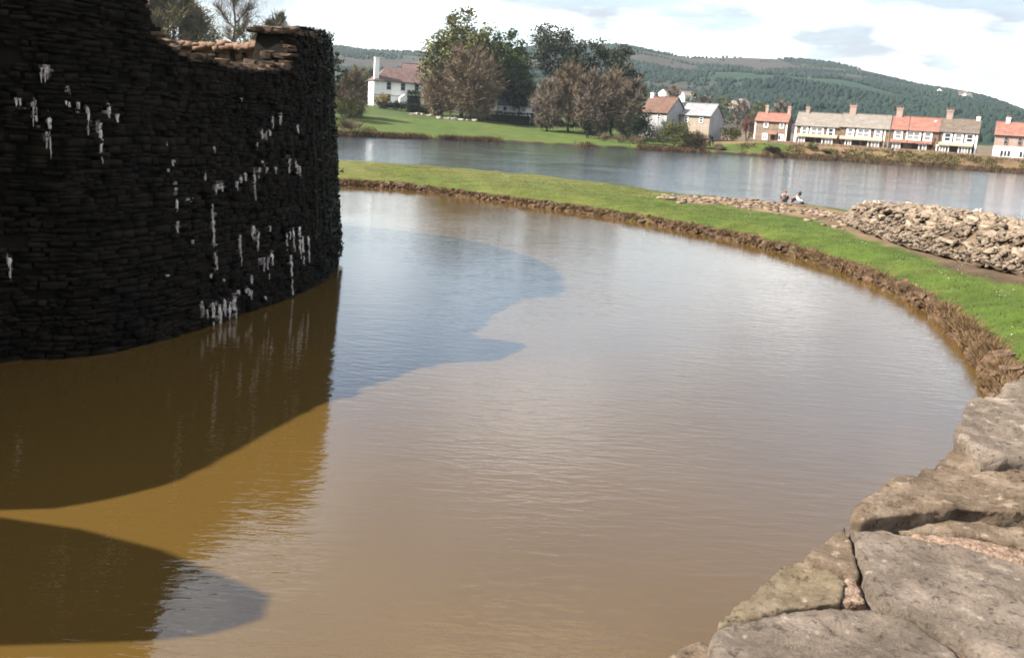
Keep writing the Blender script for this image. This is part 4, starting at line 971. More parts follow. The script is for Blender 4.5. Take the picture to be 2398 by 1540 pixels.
def window(par, uc, z0, w, h, fw=0.16, cols=1, rows=2, y=0.0, pane='glass', frame='white_paint', sill=True):
    """white surround with real depth, panes set back in it"""
    t = MB(); x0, x1, z1 = uc - w / 2, uc + w / 2, z0 + h; d = 0.14
    t.box(x0, x0 + fw, y - d, y + 0.05, z0, z1); t.box(x1 - fw, x1, y - d, y + 0.05, z0, z1)
    t.box(x0 + fw, x1 - fw, y - d, y + 0.05, z1 - fw, z1); t.box(x0 + fw, x1 - fw, y - d, y + 0.05, z0, z0 + fw)
    iw, ih = (w - 2 * fw) / cols, (h - 2 * fw) / rows; b = 0.06
    for c in range(1, cols): x = x0 + fw + iw * c; t.box(x - b * 1.6, x + b * 1.6, y - d + 0.02, y + 0.04, z0 + fw, z1 - fw)
    for q in range(1, rows): z = z0 + fw + ih * q; t.box(x0 + fw, x1 - fw, y - d + 0.03, y + 0.04, z - b, z + b)
    o = t.build('window', M[frame], par)
    for c in range(cols):
        for q in range(rows):
            k = MB(); k.box(x0 + fw + iw * c + 0.03, x0 + fw + iw * (c + 1) - 0.03, y - 0.05, y - 0.02, z0 + fw + ih * q + 0.03, z0 + fw + ih * (q + 1) - 0.03)
            k.build('pane', M[pane], o)
    return o
def door(par, uc, z0, w, h, y=0.0, mat='door'):
    t = MB(); t.box(uc - w / 2, uc + w / 2, y - 0.08, y + 0.02, z0, z0 + h); o = t.build('door', M[mat], par)
    k = MB(); k.box(uc + w * 0.32, uc + w * 0.38, y - 0.14, y - 0.08, z0 + h * 0.45, z0 + h * 0.5); k.build('handle', M['buff'], o); return o
def chimney(par, uc, yc, z0, z1, w=0.9, d=0.8, mat='w_pink', pots=2):
    t = MB(); t.box(uc - w / 2, uc + w / 2, yc - d / 2, yc + d / 2, z0, z1 - 0.35); t.box(uc - w / 2 - 0.1, uc + w / 2 + 0.1, yc - d / 2 - 0.1, yc + d / 2 + 0.1, z1 - 0.35, z1)
    o = t.build('chimney', M[mat], par)
    for i in range(pots):
        k = MB(); x = uc + (i - (pots - 1) / 2) * w * 0.5; k.tube((x, yc, z1), (x, yc, z1 + 0.55), 0.16, 0.13, 8); k.build('chimney_pot', M['r_red'], o)
    return o
def gable_shell(par, W, D, z0, ze, zr, wall, roof, over=0.25, hip=0.0, party=(False, False), roof_name='roof'):
    """walls as a closed shell with gables; roof as two thick slopes, or hipped"""
    t = MB(); ym = D / 2
    if hip: t.box(0, W, 0, D, z0, ze)
    else:
        V = [(0, 0, z0), (W, 0, z0), (W, D, z0), (0, D, z0), (0, 0, ze), (W, 0, ze), (W, D, ze), (0, D, ze), (0, ym, zr - 0.12), (W, ym, zr - 0.12)]
        t.add(V, [(0, 3, 2, 1), (0, 1, 5, 4), (2, 3, 7, 6), (1, 2, 6, 9, 5), (3, 0, 4, 8, 7), (4, 5, 9, 8), (6, 7, 8, 9)])
    t.build('wall', M[wall], par)
    oL = 0.0 if party[0] else over; oR = 0.0 if party[1] else over; k = (zr - ze) / ym; ez = ze - over * k + 0.10; th = 0.14
    t = MB()
    if hip:
        lo = [(-over, -over), (W + over, -over), (W + over, D + over), (-over, D + over)]
        V = [(x, y, ez) for x, y in lo] + [(hip, ym, zr), (W - hip, ym, zr)] + [(x, y, ez - th) for x, y in lo]
        t.add(V, [(0, 1, 5, 4), (1, 2, 5), (2, 3, 4, 5), (3, 0, 4), (0, 6, 7, 1), (1, 7, 8, 2), (2, 8, 9, 3), (3, 9, 6, 0), (6, 9, 8, 7)])
    else:
        for sg in (0, 1):
            ye = -over if sg == 0 else D + over
            a = [(-oL + 0.004, ye, ez), (W + oR - 0.004, ye, ez), (W + oR - 0.004, ym, zr + 0.10), (-oL + 0.004, ym, zr + 0.10)]
            b = [(x, y, z - th) for x, y, z in a]
            t.hexa(b + a)
    o = t.build(roof_name, M[roof], par)
    g = MB(); g.box(-oL + 0.02, W + oR - 0.02, -over - 0.14, -over - 0.01, ez - 0.16, ez - 0.02); g.build('gutter', M['gutter'], par)
    if not hip:
        g = MB(); g.box(-oL + 0.05, W + oR - 0.05, ym - 0.13, ym + 0.13, zr + 0.06, zr + 0.22); g.build('ridge_tiles', M[roof], o)
    return o
# terrace facade line
TA, TB = aty(1765, 330, 292.0), aty(2398, 372, 262.0)
TD = Vector((TB.x - TA.x, TB.y - TA.y, 0)).normalized(); TN = Vector((TD.y, -TD.x, 0)); TRZ = math.atan2(TD.y, TD.x)
def fz(zx, zy, back=0.0):
    """point of the detail view on the facade plane -> (metres along, height)"""
    d = ray(1718.75 + zx * 0.2833, 171.9 + zy * 0.2833); o = Vector((TA.x, TA.y, 0)) - TN * back
    t = (o.x * TN.x + o.y * TN.y) / (d.x * TN.x + d.y * TN.y); p = Vector((d.x * t, d.y * t, CAM_H + d.z * t)); return (p - o).dot(TD), p.z
def terrace_house(name, label, zx0, zx1, zye, zyr, wall, roof, D=7.6, party=(False, False), group='houses in the lakeside row'):
    u0, u1 = fz(zx0, zye)[0], fz(zx1, zye)[0]; mid_ = (zx0 + zx1) / 2; ze = fz(mid_, zye)[1]; zr = fz(mid_, zyr, D / 2)[1]
    o = Vector((TA.x, TA.y, 0)) + TD * u0; zb = min(ground_z(o.x, o.y), ground_z(o.x + TD.x * (u1 - u0), o.y + TD.y * (u1 - u0)))
    e = empty(name, (o.x, o.y, zb), TRZ); tag(e, label, 'house', group)
    gable_shell(e, u1 - u0, D, -0.8, ze - zb, zr - zb, wall, roof, party=party)
    return e, u0, zb, ze - zb, zr - zb, u1 - u0, D
def U(h, zx, zy=500): return fz(zx, zy)[0] - h[1]
def Z(h, zx, zy): return fz(zx, zy)[1] - h[2]
# 1 stone cottage with red roof
h = terrace_house('stone_house', 'detached stone house with orange red roof at the left end of the row', 178, 445, 396, 328, 'w_stone', 'r_red', D=6.8)
for zx in (258, 388): window(h[0], U(h, zx), h[3] - 1.85, 1.3, 1.5, 0.2, 1, 1, pane='curtain')
for zx in (258, 392): window(h[0], U(h, zx), 0.7, 1.5, 1.8, 0.22, 2, 1, pane='curtain')
door(h[0], U(h, 322), 0.0, 1.2, 2.0)
t = MB(); uu = U(h, 322); t.hexa([(uu - 1.2, -1.0, 2.25), (uu + 1.2, -1.0, 2.25), (uu + 1.2, 0, 2.9), (uu - 1.2, 0, 2.9), (uu - 1.2, -1.0, 2.4), (uu + 1.2, -1.0, 2.4), (uu + 1.2, 0, 3.05), (uu - 1.2, 0, 3.05)]); t.build('porch_roof', M['r_red'], h[0])
for zx, zt in ((232, 272), (487, 280)): chimney(h[0], min(h[5] - 0.5, max(0.5, U(h, zx))), 3.4, h[4] - 0.8, h[4] + 2.1, 0.85, 0.8, 'w_pink', 1)
for q in (0.12, h[5] - 0.12): t = MB(); t.box(q - 0.18, q + 0.18, -0.05, 0.1, -0.3, h[3] - 0.2); t.build('quoin', M['cream'], h[0])
def front_bits(h, wins, doors, bays, canopy, zc):
    top = h[3] - 0.12
    for zx, ww in wins: window(h[0], U(h, zx), top - 2.70, ww + 0.15, 2.65, 0.46, 1 if ww < 2.6 else 2, 2, pane='curtain' if (zx // 7) % 3 else 'glass')
    cz = zc
    a, b = U(h, canopy[0]), U(h, canopy[1])
    t = MB(); t.hexa([(a, -1.3, cz - 0.55), (b, -1.3, cz - 0.55), (b, 0, cz + 0.15), (a, 0, cz + 0.15), (a, -1.3, cz - 0.35), (b, -1.3, cz - 0.35), (b, 0, cz + 0.4), (a, 0, cz + 0.4)]); t.build('porch_canopy', M[canopy[2]], h[0])
    for zx in doors: door(h[0], U(h, zx), -0.1, 1.15, 2.2)
    for zx, ww in bays:
        uc = U(h, zx); t = MB(); t.box(uc - ww / 2, uc + ww / 2, -0.85, 0, -0.3, cz - 0.45); o = t.build('bay', M['cream'], h[0])
        n = max(2, int(ww / 0.8)); iw = (ww - 0.3) / n
        for i in range(n):
            t = MB(); x = uc - ww / 2 + 0.15 + iw * i; t.box(x + 0.1, x + iw - 0.1, -0.875, -0.84, 0.55, cz - 0.75); t.build('pane', M['curtain' if i % 3 else 'glass'], o)
h = terrace_house('terraced_house', 'left half of the long grey slate roofed terrace with white bay windows', 508, 872, 436, 328, 'w_stone2', 'r_grey', party=(False, True))
front_bits(h, [(580, 1.9), (683, 3.6), (799, 1.9)], [612, 650, 705], [(555, 2.6), (780, 2.9)], (525, 860, 'buff'), 2.75)
chimney(h[0], U(h, 570) , 3.8, h[4] - 0.8, h[4] + 1.5, 1.0, 0.9, 'w_pink', 2)
t = MB(); t.box(0.0, 0.55, -0.14, 0.0, -0.4, h[3] - 0.1); t.build('quoin', M['white_paint'], h[0])
h = terrace_house('terraced_house', 'right half of the long grey slate roofed terrace with white bay windows', 872, 1294, 449, 340, 'w_stone2', 'r_grey', party=(True, True))
front_bits(h, [(960, 1.9), (1070, 3.6), (1192, 1.9)], [842 + 50, 935, 1000, 1030, 1085], [(925 + 30, 1.7), (1165, 3.0)], (880, 1235, 'buff'), 2.75)
chimney(h[0], U(h, 945), 3.8, h[4] - 0.8, h[4] + 2.3, 1.7, 0.9, 'w_pink', 3)
t = MB(); t.box(h[5] - 1.4, h[5] - 1.05, -0.12, 0.0, -0.4, h[3] - 0.1); t.build('quoin', M['cream'], h[0])
t = MB(); t.tube((h[5] - 0.1, -0.1, -0.3), (h[5] - 0.1, -0.1, h[3]), 0.08, 0.08, 8); t.build('downpipe', M['buff'], h[0])
h = terrace_house('terraced_house', 'terrace house with pinkish red tiled roof and red porch canopy', 1294, 1700, 470, 362, 'w_stone2', 'r_red', party=(True, True))
front_bits(h, [(1360, 2.1), (1487, 3.6), (1605, 2.1)], [1392, 1500, 1530], [(1340, 3.1), (1575, 2.0)], (1290, 1650, 'r_red'), 2.7)
chimney(h[0], U(h, 1335), 3.8, h[4] - 0.9, h[4] + 2.2, 1.6, 0.9, 'w_pink', 3)
t = MB(); uu = U(h, 1648); t.box(uu - 0.35, uu + 0.35, 1.55, 1.65, 0, 0.05); t.v = [(x, 2.2 + (y - 1.6), h[3] + 1.45 + (z)) for x, y, z in t.v]
t = MB(); k = (h[4] - h[3]) / 3.8; yy = 2.6; zz = h[3] + k * yy + 0.14; t.hexa([(uu - 0.4, yy - 0.4, zz - 0.4 * k), (uu + 0.4, yy - 0.4, zz - 0.4 * k), (uu + 0.4, yy + 0.4, zz + 0.4 * k), (uu - 0.4, yy + 0.4, zz + 0.4 * k), (uu - 0.4, yy - 0.42, zz - 0.4 * k + 0.08), (uu + 0.4, yy - 0.42, zz - 0.4 * k + 0.08), (uu + 0.4, yy + 0.38, zz + 0.4 * k + 0.08), (uu - 0.4, yy + 0.38, zz + 0.4 * k + 0.08)]); t.build('skylight', M['curtain'], h[0])
h = terrace_house('terraced_house', 'end terrace house with brown slate roof and dark gable', 1700, 2022, 487, 378, 'w_stone2', 'r_brown', D=8.2, party=(True, False))
front_bits(h, [(1770, 2.1), (1862, 2.1), (1955, 2.1)], [1805, 1845, 1985], [(1742, 3.2), (1928, 3.2)], (1702, 1990, 'buff'), 2.7)
chimney(h[0], U(h, 1755) , 4.1, h[4] - 0.9, h[4] + 2.2, 1.6, 0.9, 'w_pink', 3)
chimney(h[0], h[5] - 0.6, 4.1, h[4] - 0.6, h[4] + 0.8, 0.9, 0.8, 'w_white', 1)
t = MB(); t.box(h[5] - 0.45, h[5] + 0.02, -0.12, 0.0, -0.4, h[3] - 0.1); t.build('quoin', M['white_paint'], h[0])
t = MB(); t.tube((0.15, -0.12, -0.3), (0.15, -0.12, h[3]), 0.07, 0.07, 8); t.build('downpipe', M['gutter'], h[0])
h = terrace_house('end_house', 'white and pink house with red roof at the right edge', 2160, 2520, 514, 408, 'w_pink', 'r_red', D=7.4)
for zx in (2258, 2375, 2470): window(h[0], U(h, zx), h[3] - 2.35, 0.95, 1.9, 0.1, 1, 2, frame='w_pink')
t = MB(); t.box(-0.03, h[5], -0.10, 0.0, -0.6, 2.95); t.build('white_plinth', M['white_paint'], h[0])
window(h[0], U(h, 2268), 0.35, 2.6, 1.7, 0.12, 3, 1, y=-0.1)
window(h[0], U(h, 2430), 0.35, 2.6, 1.7, 0.12, 3, 1, y=-0.1)
chimney(h[0], U(h, 2250), 3.7, h[4] - 0.8, h[4] + 1.2, 1.0, 0.9, 'w_white', 2)
# roadside wall along the terrace
def build_road_wall():
    e = empty('roadside_wall', (TA.x, TA.y, 0)); tag(e, 'low stone wall on the bank in front of the terraces', 'wall')
    r = random.Random(8); n = 0
    L = (TB - TA).length + 14; u = -1.0
    while u < L and n < 160:
        w = r.uniform(0.4, 0.8); p = Vector((TA.x, TA.y, 0)) + TD * u + TN * 4.6; z = ground_z(p.x, p.y)
        for k in range(1):
            o = rock_obj('stone', 'b', r.randrange(6), M['tan_stone'], (TD * u + TN * (4.6 + r.uniform(-0.05, 0.05))) + Vector((0, 0, z + 0.25)), (w, 0.45, r.uniform(0.7, 0.9)), (0, 0, TRZ), e)
        u += w * 0.95; n += 1
build_road_wall()
# white villa
def place_house(name, label, xd, yd, Y, ang, W, D, ze, zr, wall, roof, hip=0.0, zb=None, group=None):
    p = aty(xd, yd, Y); zb = ground_z(p.x, Y) if zb is None else zb
    e = empty(name, (p.x, Y, zb), R(ang)); tag(e, label, 'house', group)
    gable_shell(e, W, D, -1.0, ze - zb, zr - zb, wall, roof, hip=hip, over=0.35); return e, ze - zb, zr - zb
vz = aty(876, 186, 330).z; vr = aty(930, 158, 335).z
e, ze, zr = place_house('white_villa', 'large white villa with purple brown hipped roof and tall white chimney', 876, 186, 330, 20, 19.0, 9.0, vz, vr, 'w_white', 'r_purple', hip=5.0)
for x in (4.9, 9.6, 14.2, 17.9): window(e, x, ze - 2.9, 1.45, 2.4, 0.1, 1, 2, frame='w_grey')
for x in (4.9, 14.2, 17.6): window(e, x, ze - 6.6, 1.5, 2.3, 0.1, 1, 2, frame='w_grey')
for y in (2.2, 6.2):
    t = MB(); t.box(-0.1, 0.02, y - 0.6, y + 0.6, ze - 2.8, ze - 0.8); t.build('window', M['glass'], e)
chimney(e, 0.9, 0.9, ze - 0.5, zr + 2.6, 1.5, 1.3, 'white_paint', 2)
t = MB(); t.add([(8.0, -3.0, -1), (11.2, -3.0, -1), (11.2, 0, -1), (8.0, 0, -1), (8.0, -3.0, 2.9), (11.2, -3.0, 2.9), (11.2, 0, 2.9), (8.0, 0, 2.9), (9.6, -3.0, 4.1), (9.6, 0, 4.1)],
              [(0, 1, 5, 8, 4), (1, 2, 6, 5), (3, 0, 4, 7), (5, 6, 9, 8), (7, 4, 8, 9), (0, 3, 2, 1)]); t.build('porch', M['white_paint'], e)
t = MB(); t.box(-0.2, 19.2, -0.15, 0.0, 3.4, 3.6); t.build('string_course', M['w_grey'], e)
p = aty(1000, 165, 352); e, ze, zr = place_house('red_roofed_house', 'house with faded red roof half hidden behind the white villa', 945, 165, 352, 12, 16, 8, aty(960, 172, 352).z, aty(960, 150, 356).z, 'w_pink', 'r_purple', hip=0)
chimney(e, 8, 4, zr - 0.6, zr + 1.4, 1.0, 0.8, 'w_pink', 2)
e, ze, zr = place_house('white_cottage', 'low white building glimpsed below the blackish evergreen tree', 1166, 250, 312, -6, 11, 6, aty(1200, 246, 312).z, aty(1200, 234, 315).z, 'white_paint', 'r_slate')
for x in (2.2, 5.0, 8.0, 11.0): window(e, x, ze - 1.9, 1.2, 1.4, 0.1, 1, 1)
# red roofed white gable and slate roofed house
e, ze, zr = place_house('gabled_house', 'white gabled house with brown red roof behind the thicket', 1500, 252, 296, -50, 10.5, 8.0, aty(1545, 262, 290).z, aty(1574, 228, 290).z, 'w_grey', 'r_rust')
for y in (2.5, 5.5):
    t = MB(); t.box(10.49, 10.56, y - 0.5, y + 0.5, 1.0, 2.4); t.build('window', M['glass'], e)
for x in (2.5, 7.5): window(e, x, ze - 2.1, 1.2, 1.5, 0.12, 1, 2)
chimney(e, 0.7, 4, zr - 0.6, zr + 1.2, 0.9, 0.8, 'w_white', 1)
e, ze, zr = place_house('slate_house', 'house with pale slate roof and plain grey gable beside the white gabled house', 1594, 272, 291, -36, 9.2, 8.2, aty(1625, 269, 289).z, aty(1650, 243, 289).z, 'w_grey', 'r_slate')
t = MB(); t.box(0.02, 9.18, -0.06, 0.0, -0.9, ze - 0.25); t.build('front_wall', M['w_tan'], e)
for x in (2.0, 6.6): window(e, x, ze - 2.1, 1.2, 1.5, 0.14, 1, 2, y=-0.06)
window(e, 2.0, 0.7, 1.4, 1.5, 0.14, 1, 2, y=-0.06); window(e, 6.8, 0.7, 1.4, 1.5, 0.14, 1, 2, y=-0.06); door(e, 4.4, 0.0, 1.1, 2.1, y=-0.06)
# cottages up the valley and on the hill
def hit_land(xd, yd):
    Y = 330.0
    while Y < 1795:
        g = aty(xd, yd, Y)
        if g.z < land_z(g.x, Y): return g
        Y += 3
    return aty(xd, yd, 1700)
far_spots = [(1588, 236, 'white', 'first white cottage on the slope above the slate roof'), (1602, 239, 'white', 'second white cottage on the slope above the slate roof'), (1560, 232, 'white', 'white cottage on the slope above the red gable roof'),
             (1700, 262, 'pink', 'far pinkish house in the gap right of the slate roofed house'), (1722, 262, 'pink', 'far pinkish house nearest the red shrub'), (1742, 258, 'white', 'far white house above the red shrub'),
             (2243, 228, 'white', 'white farmhouse high on the right of the ridge'), (2262, 232, 'white', 'white barn beside the farmhouse on the ridge'), (2205, 222, 'white', 'small white house left of the ridge farmhouse')]
for i, (xd, yd, kd, lb) in enumerate(far_spots):
    g = hit_land(xd, yd); sc = 1.0; z = land_z(g.x, g.y); e = empty('far_house', (g.x, g.y, z), R(-20 + 37 * (i % 3))); tag(e, lb, 'house', 'far houses on the slopes')
    gable_shell(e, 9 * sc, 7 * sc, -2, 4.5 * sc, 7.2 * sc, 'w_white' if kd == 'white' else 'w_pink', 'r_grey' if i % 2 else 'r_purple')
    for q in range(3): window(e, (1.8 + 2.7 * q) * sc, 2.6 * sc, 1.1 * sc, 1.3 * sc, 0.1 * sc, 1, 1)
# valley trees between the houses and the hill
vt = [(1540, 222, 400, 40), (1580, 196, 420, 44), (1625, 212, 430, 50), (1655, 222, 425, 44), (1700, 228, 440, 60), (1738, 232, 420, 46), (1780, 240, 440, 50), (1830, 240, 450, 60), (840, 150, 395, 60), (868, 160, 400, 50), (822, 165, 390, 46), (1285, 180, 420, 60), (1340, 185, 430, 70), (1400, 195, 440, 70)]
pos = ['above the red gable', 'tall and grey above the two white cottages', 'above the slate roof', 'right above the slate roof', 'left of the red shrub', 'above the red shrub', 'behind the left stone house chimney', 'behind the right stone house chimney', 'left of the white villa chimney', 'touching the white villa chimney', 'nearest the castle edge above the villa', 'behind the left side of the tall pine', 'behind the tall pine trunk', 'behind the second pine']
for i, (xd, yt, Y, w) in enumerate(vt):
    ptree('valley_tree', 'distant hazy tree ' + pos[i], 'twig' if i % 2 else 'leaf', xd, yt, Y, w, 120 + i, (M['twig_grey'], M['leaf_olive'])[(i + 1) % 2], group='trees in the valley behind the houses', n=1500, leaf=0.3 if i % 2 else 0.7, base=0.12)
# poles
def pole(name, label, xd, yt, yb, Y, rad, arm=None):
    a = aty(xd, yt, Y); z0 = ground_z(a.x, Y); e = empty(name, (a.x, Y, z0)); tag(e, label, 'pole')
    t = MB(); t.tube((0, 0, -0.4), (0, 0, a.z - z0), rad, rad * 0.7, 8); t.build('shaft', M['bark'] if arm != 'lamp' else M['gutter'], e)
    t = MB(); zt = a.z - z0
    if arm == 'cross': t.box(-0.8, 0.8, -0.06, 0.06, zt - 0.5, zt - 0.38); t.build('cross_arm', M['bark'], e)
    if arm == 'lamp': t.box(-0.2, 0.9, -0.12, 0.12, zt - 0.02, zt + 0.12); t.build('lamp_head', M['gutter'], e)
    return e
pole('telegraph_pole', 'pale telegraph pole above the grey gable of the slate roofed house', 1676, 207, 250, 300, 0.16, 'cross')
pole('telegraph_pole', 'tall pale pole where grey and red terrace roofs meet', 2095, 236, 330, 271, 0.15, 'cross')
pole('lamp_post', 'dark lamp post in front of the red terrace roof', 2134, 262, 345, 270, 0.10, 'lamp')

# ------------------------------------------------------------------ causeway dressing
def build_bank():
    r = random.Random(14); n = 0; ks = []
    # 300 stones along the moat edge, smaller towards the far end
    for i in range(292):
        k = 44 + 176 * (i + r.random()) / 292; ks.append(k)
    for k in ks:
        w = r.choice((r.uniform(-0.1, 0.12), r.uniform(0.1, 0.4), r.uniform(0.25, 0.6))); p, L = cause_pt(k, w); z = cause_z(w, L, p[0], p[1])
        s = r.uniform(0.16, 0.48) * (0.8 if p[1] > 55 else 1.0)
        rock_obj('stone', 'c', r.randrange(8), M['bank_stone'], (p[0], p[1], z + s * 0.06), (s * r.uniform(0.8, 1.4), s * r.uniform(0.7, 1.1), s * r.uniform(0.45, 0.75)), (r.uniform(-0.3, 0.3), r.uniform(-0.3, 0.3), r.uniform(0, 6)), causeway)
    pile = RockPile()
    for i in range(1500):
        k = r.uniform(40, 222); w = r.uniform(-0.2, 0.62); p, L = cause_pt(k, w); z = cause_z(w, L, p[0], p[1]); s = r.uniform(0.08, 0.26)
        pile.add(CHUNKS[r.randrange(8)], (p[0], p[1], z), (s * 1.3, s, s * 0.7), (r.uniform(-0.4, 0.4), r.uniform(-0.4, 0.4), r.uniform(0, 6)))
    o = pile.build('small_stones', M['bank_stone'], causeway); o['kind'] = 'stuff'
    rng = np.random.default_rng(15); P = []
    for i in range(3600):
        k = rng.uniform(38, 224); w = rng.normal(0.30, 0.22); p, L = cause_pt(k, w); m_ = rng.integers(12, 26)
        if nz(p[0], p[1], 0, 0.9) < -0.12 + 0.25 * (w < 0.2): continue
        c = rng.normal(size=(m_, 2)) * 0.11 + p
        for x, y in c: P.append((x, y, cause_z(w, L, x, y) - 0.03))
    V, Fq = blades(np.array(P), 0.20, 0.035, 0.7, rng); P = []
    for i in range(70):
        k = 120 + 104 * rng.random() ** 0.8; w = rng.uniform(0.1, 0.6); p, L = cause_pt(k, w); rr = rng.uniform(0.12, 0.3)
        for x, y in rng.normal(size=(rng.integers(40, 90), 2)) * rr * 0.5 + p: P.append((x, y, cause_z(w, L, x, y) - 0.03))
    V2, F2 = blades(np.array(P), 0.36, 0.03, 0.75, rng); Fq = np.concatenate([Fq, F2 + len(V)]); V = np.concatenate([V, V2]); o = np_mesh('dead_grass', V, Fq, M['dead_grass']); tag(o, 'brown dead grass tufts along the moat edge', 'grass', kind='stuff')
    P = []
    for i in range(90000):
        k = 50 + 175 * rng.random() ** 0.75; p, L = cause_pt(k, 0); w = rng.uniform(0.32, L - 0.5); p, L = cause_pt(k, w)
        if in_poly(p[0], p[1], EARTH): continue
        P.append((p[0], p[1], cause_z(w, L, p[0], p[1]) - 0.01))
    V, Fq = blades(np.array(P), 0.075, 0.022, 0.6, rng); o = np_mesh('grass', V, Fq, M['grass_blade']); tag(o, 'short green grass on the causeway', 'grass', kind='stuff')
    P = []
    patches = [(1190, 408, 12, 4, 150), (1245, 420, 30, 5, 150), (1330, 428, 60, 6, 260), (1400, 428, 30, 6, 90), (1560, 455, 50, 4, 120), (1760, 500, 30, 5, 20), (1940, 530, 60, 15, 15), (2020, 560, 30, 8, 30), (2100, 592, 36, 9, 40), (2210, 622, 60, 14, 30), (2250, 660, 40, 20, 12), (2350, 672, 22, 9, 30), (2375, 740, 20, 30, 10)]
    for xd, yd, dx, dy, n in patches:
        for _ in range(n):
            q = onz(xd + rng.normal() * dx * 0.6, yd + rng.normal() * dy * 0.6, 0.95); kk, w, L = near_cause(q.x, q.y)
            if 0.6 < w < L - 0.6: P.append((q.x, q.y, cause_z(w, L, q.x, q.y) + rng.uniform(0.03, 0.08)))
    P = np.array(P); V, Fq = leaf_quads(P, 0.045, rng, up=0.8, aspect=1.0); o = np_mesh('daisies', V, Fq, M['daisy']); tag(o, 'white daisies scattered in the causeway grass', 'flowers', kind='stuff')
build_bank()
# weathered plank of driftwood at the castle end of the bank
p, L = cause_pt(53, 0.1); a = onz(772, 412, 0.35); b = onz(804, 402, 0.75)
t = MB(); t.tube(a, b, 0.16, 0.12, 8); t.tube(a.lerp(b, 0.6), a.lerp(b, 0.75) + Vector((0.3, -0.1, 0.35)), 0.05, 0.02, 6)
tag(t.build('log', M['bark_dark'], None, True), 'dark log lying on the bank at the castle edge', 'log')

# ruined outer wall of tumbled stone on the right
RB = [(1960, 512), (2000, 530), (2040, 545), (2120, 572), (2260, 608), (2398, 640), (2600, 700)]
RR = [(1990, 496, 59.5), (2012, 478, 58.5), (2034, 459, 57.5), (2150, 462, 53.5), (2300, 478, 47.5), (2398, 495, 43.5), (2600, 545, 36.5)]
def build_ruin():
    e = empty('ruined_wall', (20, 48, 0.5)); tag(e, 'tumbled rubble wall of tan stones on the causeway at the right', 'wall'); off = -Vector((20, 48, 0.5))
    B = [onz(x, y, 0.95) for x, y in RB]; T = [aty(x, y, Y) - Vector((0, 0, 0.52)) for x, y, Y in RR]
    n = 70; Bp = catmull([tuple(p) for p in B], 0.25); Tp = catmull([tuple(p) for p in T], 0.25)
    def at(A, t): u = t * (len(A) - 1); i = min(int(u), len(A) - 2); return A[i] * (1 - (u - i)) + A[i + 1] * (u - i)
    def pt(t, q):
        # q 0 base .. 1 ridge .. 2 back foot
        b, tp = at(Bp, t), at(Tp, t)
        if q <= 1:
            p = b + (tp - b) * q; p[2] = b[2] + (tp[2] - b[2]) * (0.55 * sstep(0.0, 1.0, q) + 0.45 * sstep(0.25, 0.6, q)) 
        else:
            d = tp - b; d[2] = 0; d /= np.linalg.norm(d); p = tp + d * (q - 1) * 3.0; p[2] = tp[2] + (0.5 - tp[2]) * sstep(0, 1, q - 1) - 0.1
        return p
    nq = 26; V = []
    for i in range(n):
        for j in range(nq):
            p = pt(i / (n - 1), 2 * j / (nq - 1)); k = 0.22 * fbm(p[0], p[1] + p[2], 1.3, 3); V.append((p[0] + off.x, p[1] + off.y, p[2] + off.z + k - 0.12))
    np_mesh('earth_core', V, grid_faces(n, nq), M['rub_core'], e, True)
    r = random.Random(17); items = []
    for i in range(4600):
        t_, q = r.random(), r.uniform(0.0, 1.15)
        if nz(t_ * 55, q * 9, 4, 0.8) < -0.16 and q > 0.2: continue
        p = pt(t_, q); s = r.choice((0.10, 0.13, 0.16, 0.20, 0.26, 0.36)) * r.uniform(0.8, 1.2) * (0.5 if q < 0.3 else 1.0)
        items.append((s, p, q))
    items.sort(key=lambda a: -a[0]); pile = RockPile()
    for i, (s, p, q) in enumerate(items):
        loc = (p[0] + off.x + r.uniform(-0.08, 0.08), p[1] + off.y + r.uniform(-0.08, 0.08), p[2] + off.z + r.uniform(-0.04, 0.10)); sc = (s * r.uniform(0.9, 1.7), s * r.uniform(0.7, 1.2), s * r.uniform(0.3, 0.7)); rot = (r.uniform(-0.6, 0.6), r.uniform(-0.6, 0.6), r.uniform(0, 6))
        if i < 290: rock_obj('stone', 'c', r.randrange(8), M['pale_rock'] if (q > 0.93 and r.random() < 0.6) else M['rubble'], loc, sc, rot, e)
        else: pile.add(CHUNKS[r.randrange(8)], loc, sc, rot)
    o = pile.build('rubble', M['rubble'], e); o['kind'] = 'stuff'
    # flat spill of stones running left to the sitting people
    pile = RockPile()
    sp_ = [(1545, 452), (1620, 456), (1700, 459), (1780, 465), (1850, 475), (1920, 486), (1990, 505)]
    for i in range(330):
        k = r.random() * 5.999; a = int(k); f = k - a; x = sp_[a][0] * (1 - f) + sp_[a + 1][0] * f; y = sp_[a][1] * (1 - f) + sp_[a + 1][1] * f
        q = onz(x + r.uniform(-10, 10), y + abs(r.gauss(0, 9)) * (0.5 + k / 6), 1.0); kk, w, L = near_cause(q.x, q.y); s = r.uniform(0.1, 0.38)
        if w > L - 0.3: continue
        pile.add(CHUNKS[r.randrange(8)], (q.x + off.x, q.y + off.y, cause_z(w, L, q.x, q.y) + off.z + 0.02), (s * 1.4, s, s * 0.5), (r.uniform(-0.2, 0.2), r.uniform(-0.2, 0.2), r.uniform(0, 6)))
    o = pile.build('spilled_stones', M['pale_rub'], e); o['kind'] = 'stuff'
M['rub_core'] = noise_mat('rubble_earth', (0.05, 0.034, 0.02), (0.20, 0.14, 0.085), 0.8, 0.95, 6, bump=0.05, bump_scale=4)
M['pale_rub'] = noise_mat('pale_spill', (0.13, 0.088, 0.056), (0.40, 0.30, 0.215), 0.7, 0.95, 6)
build_ruin()

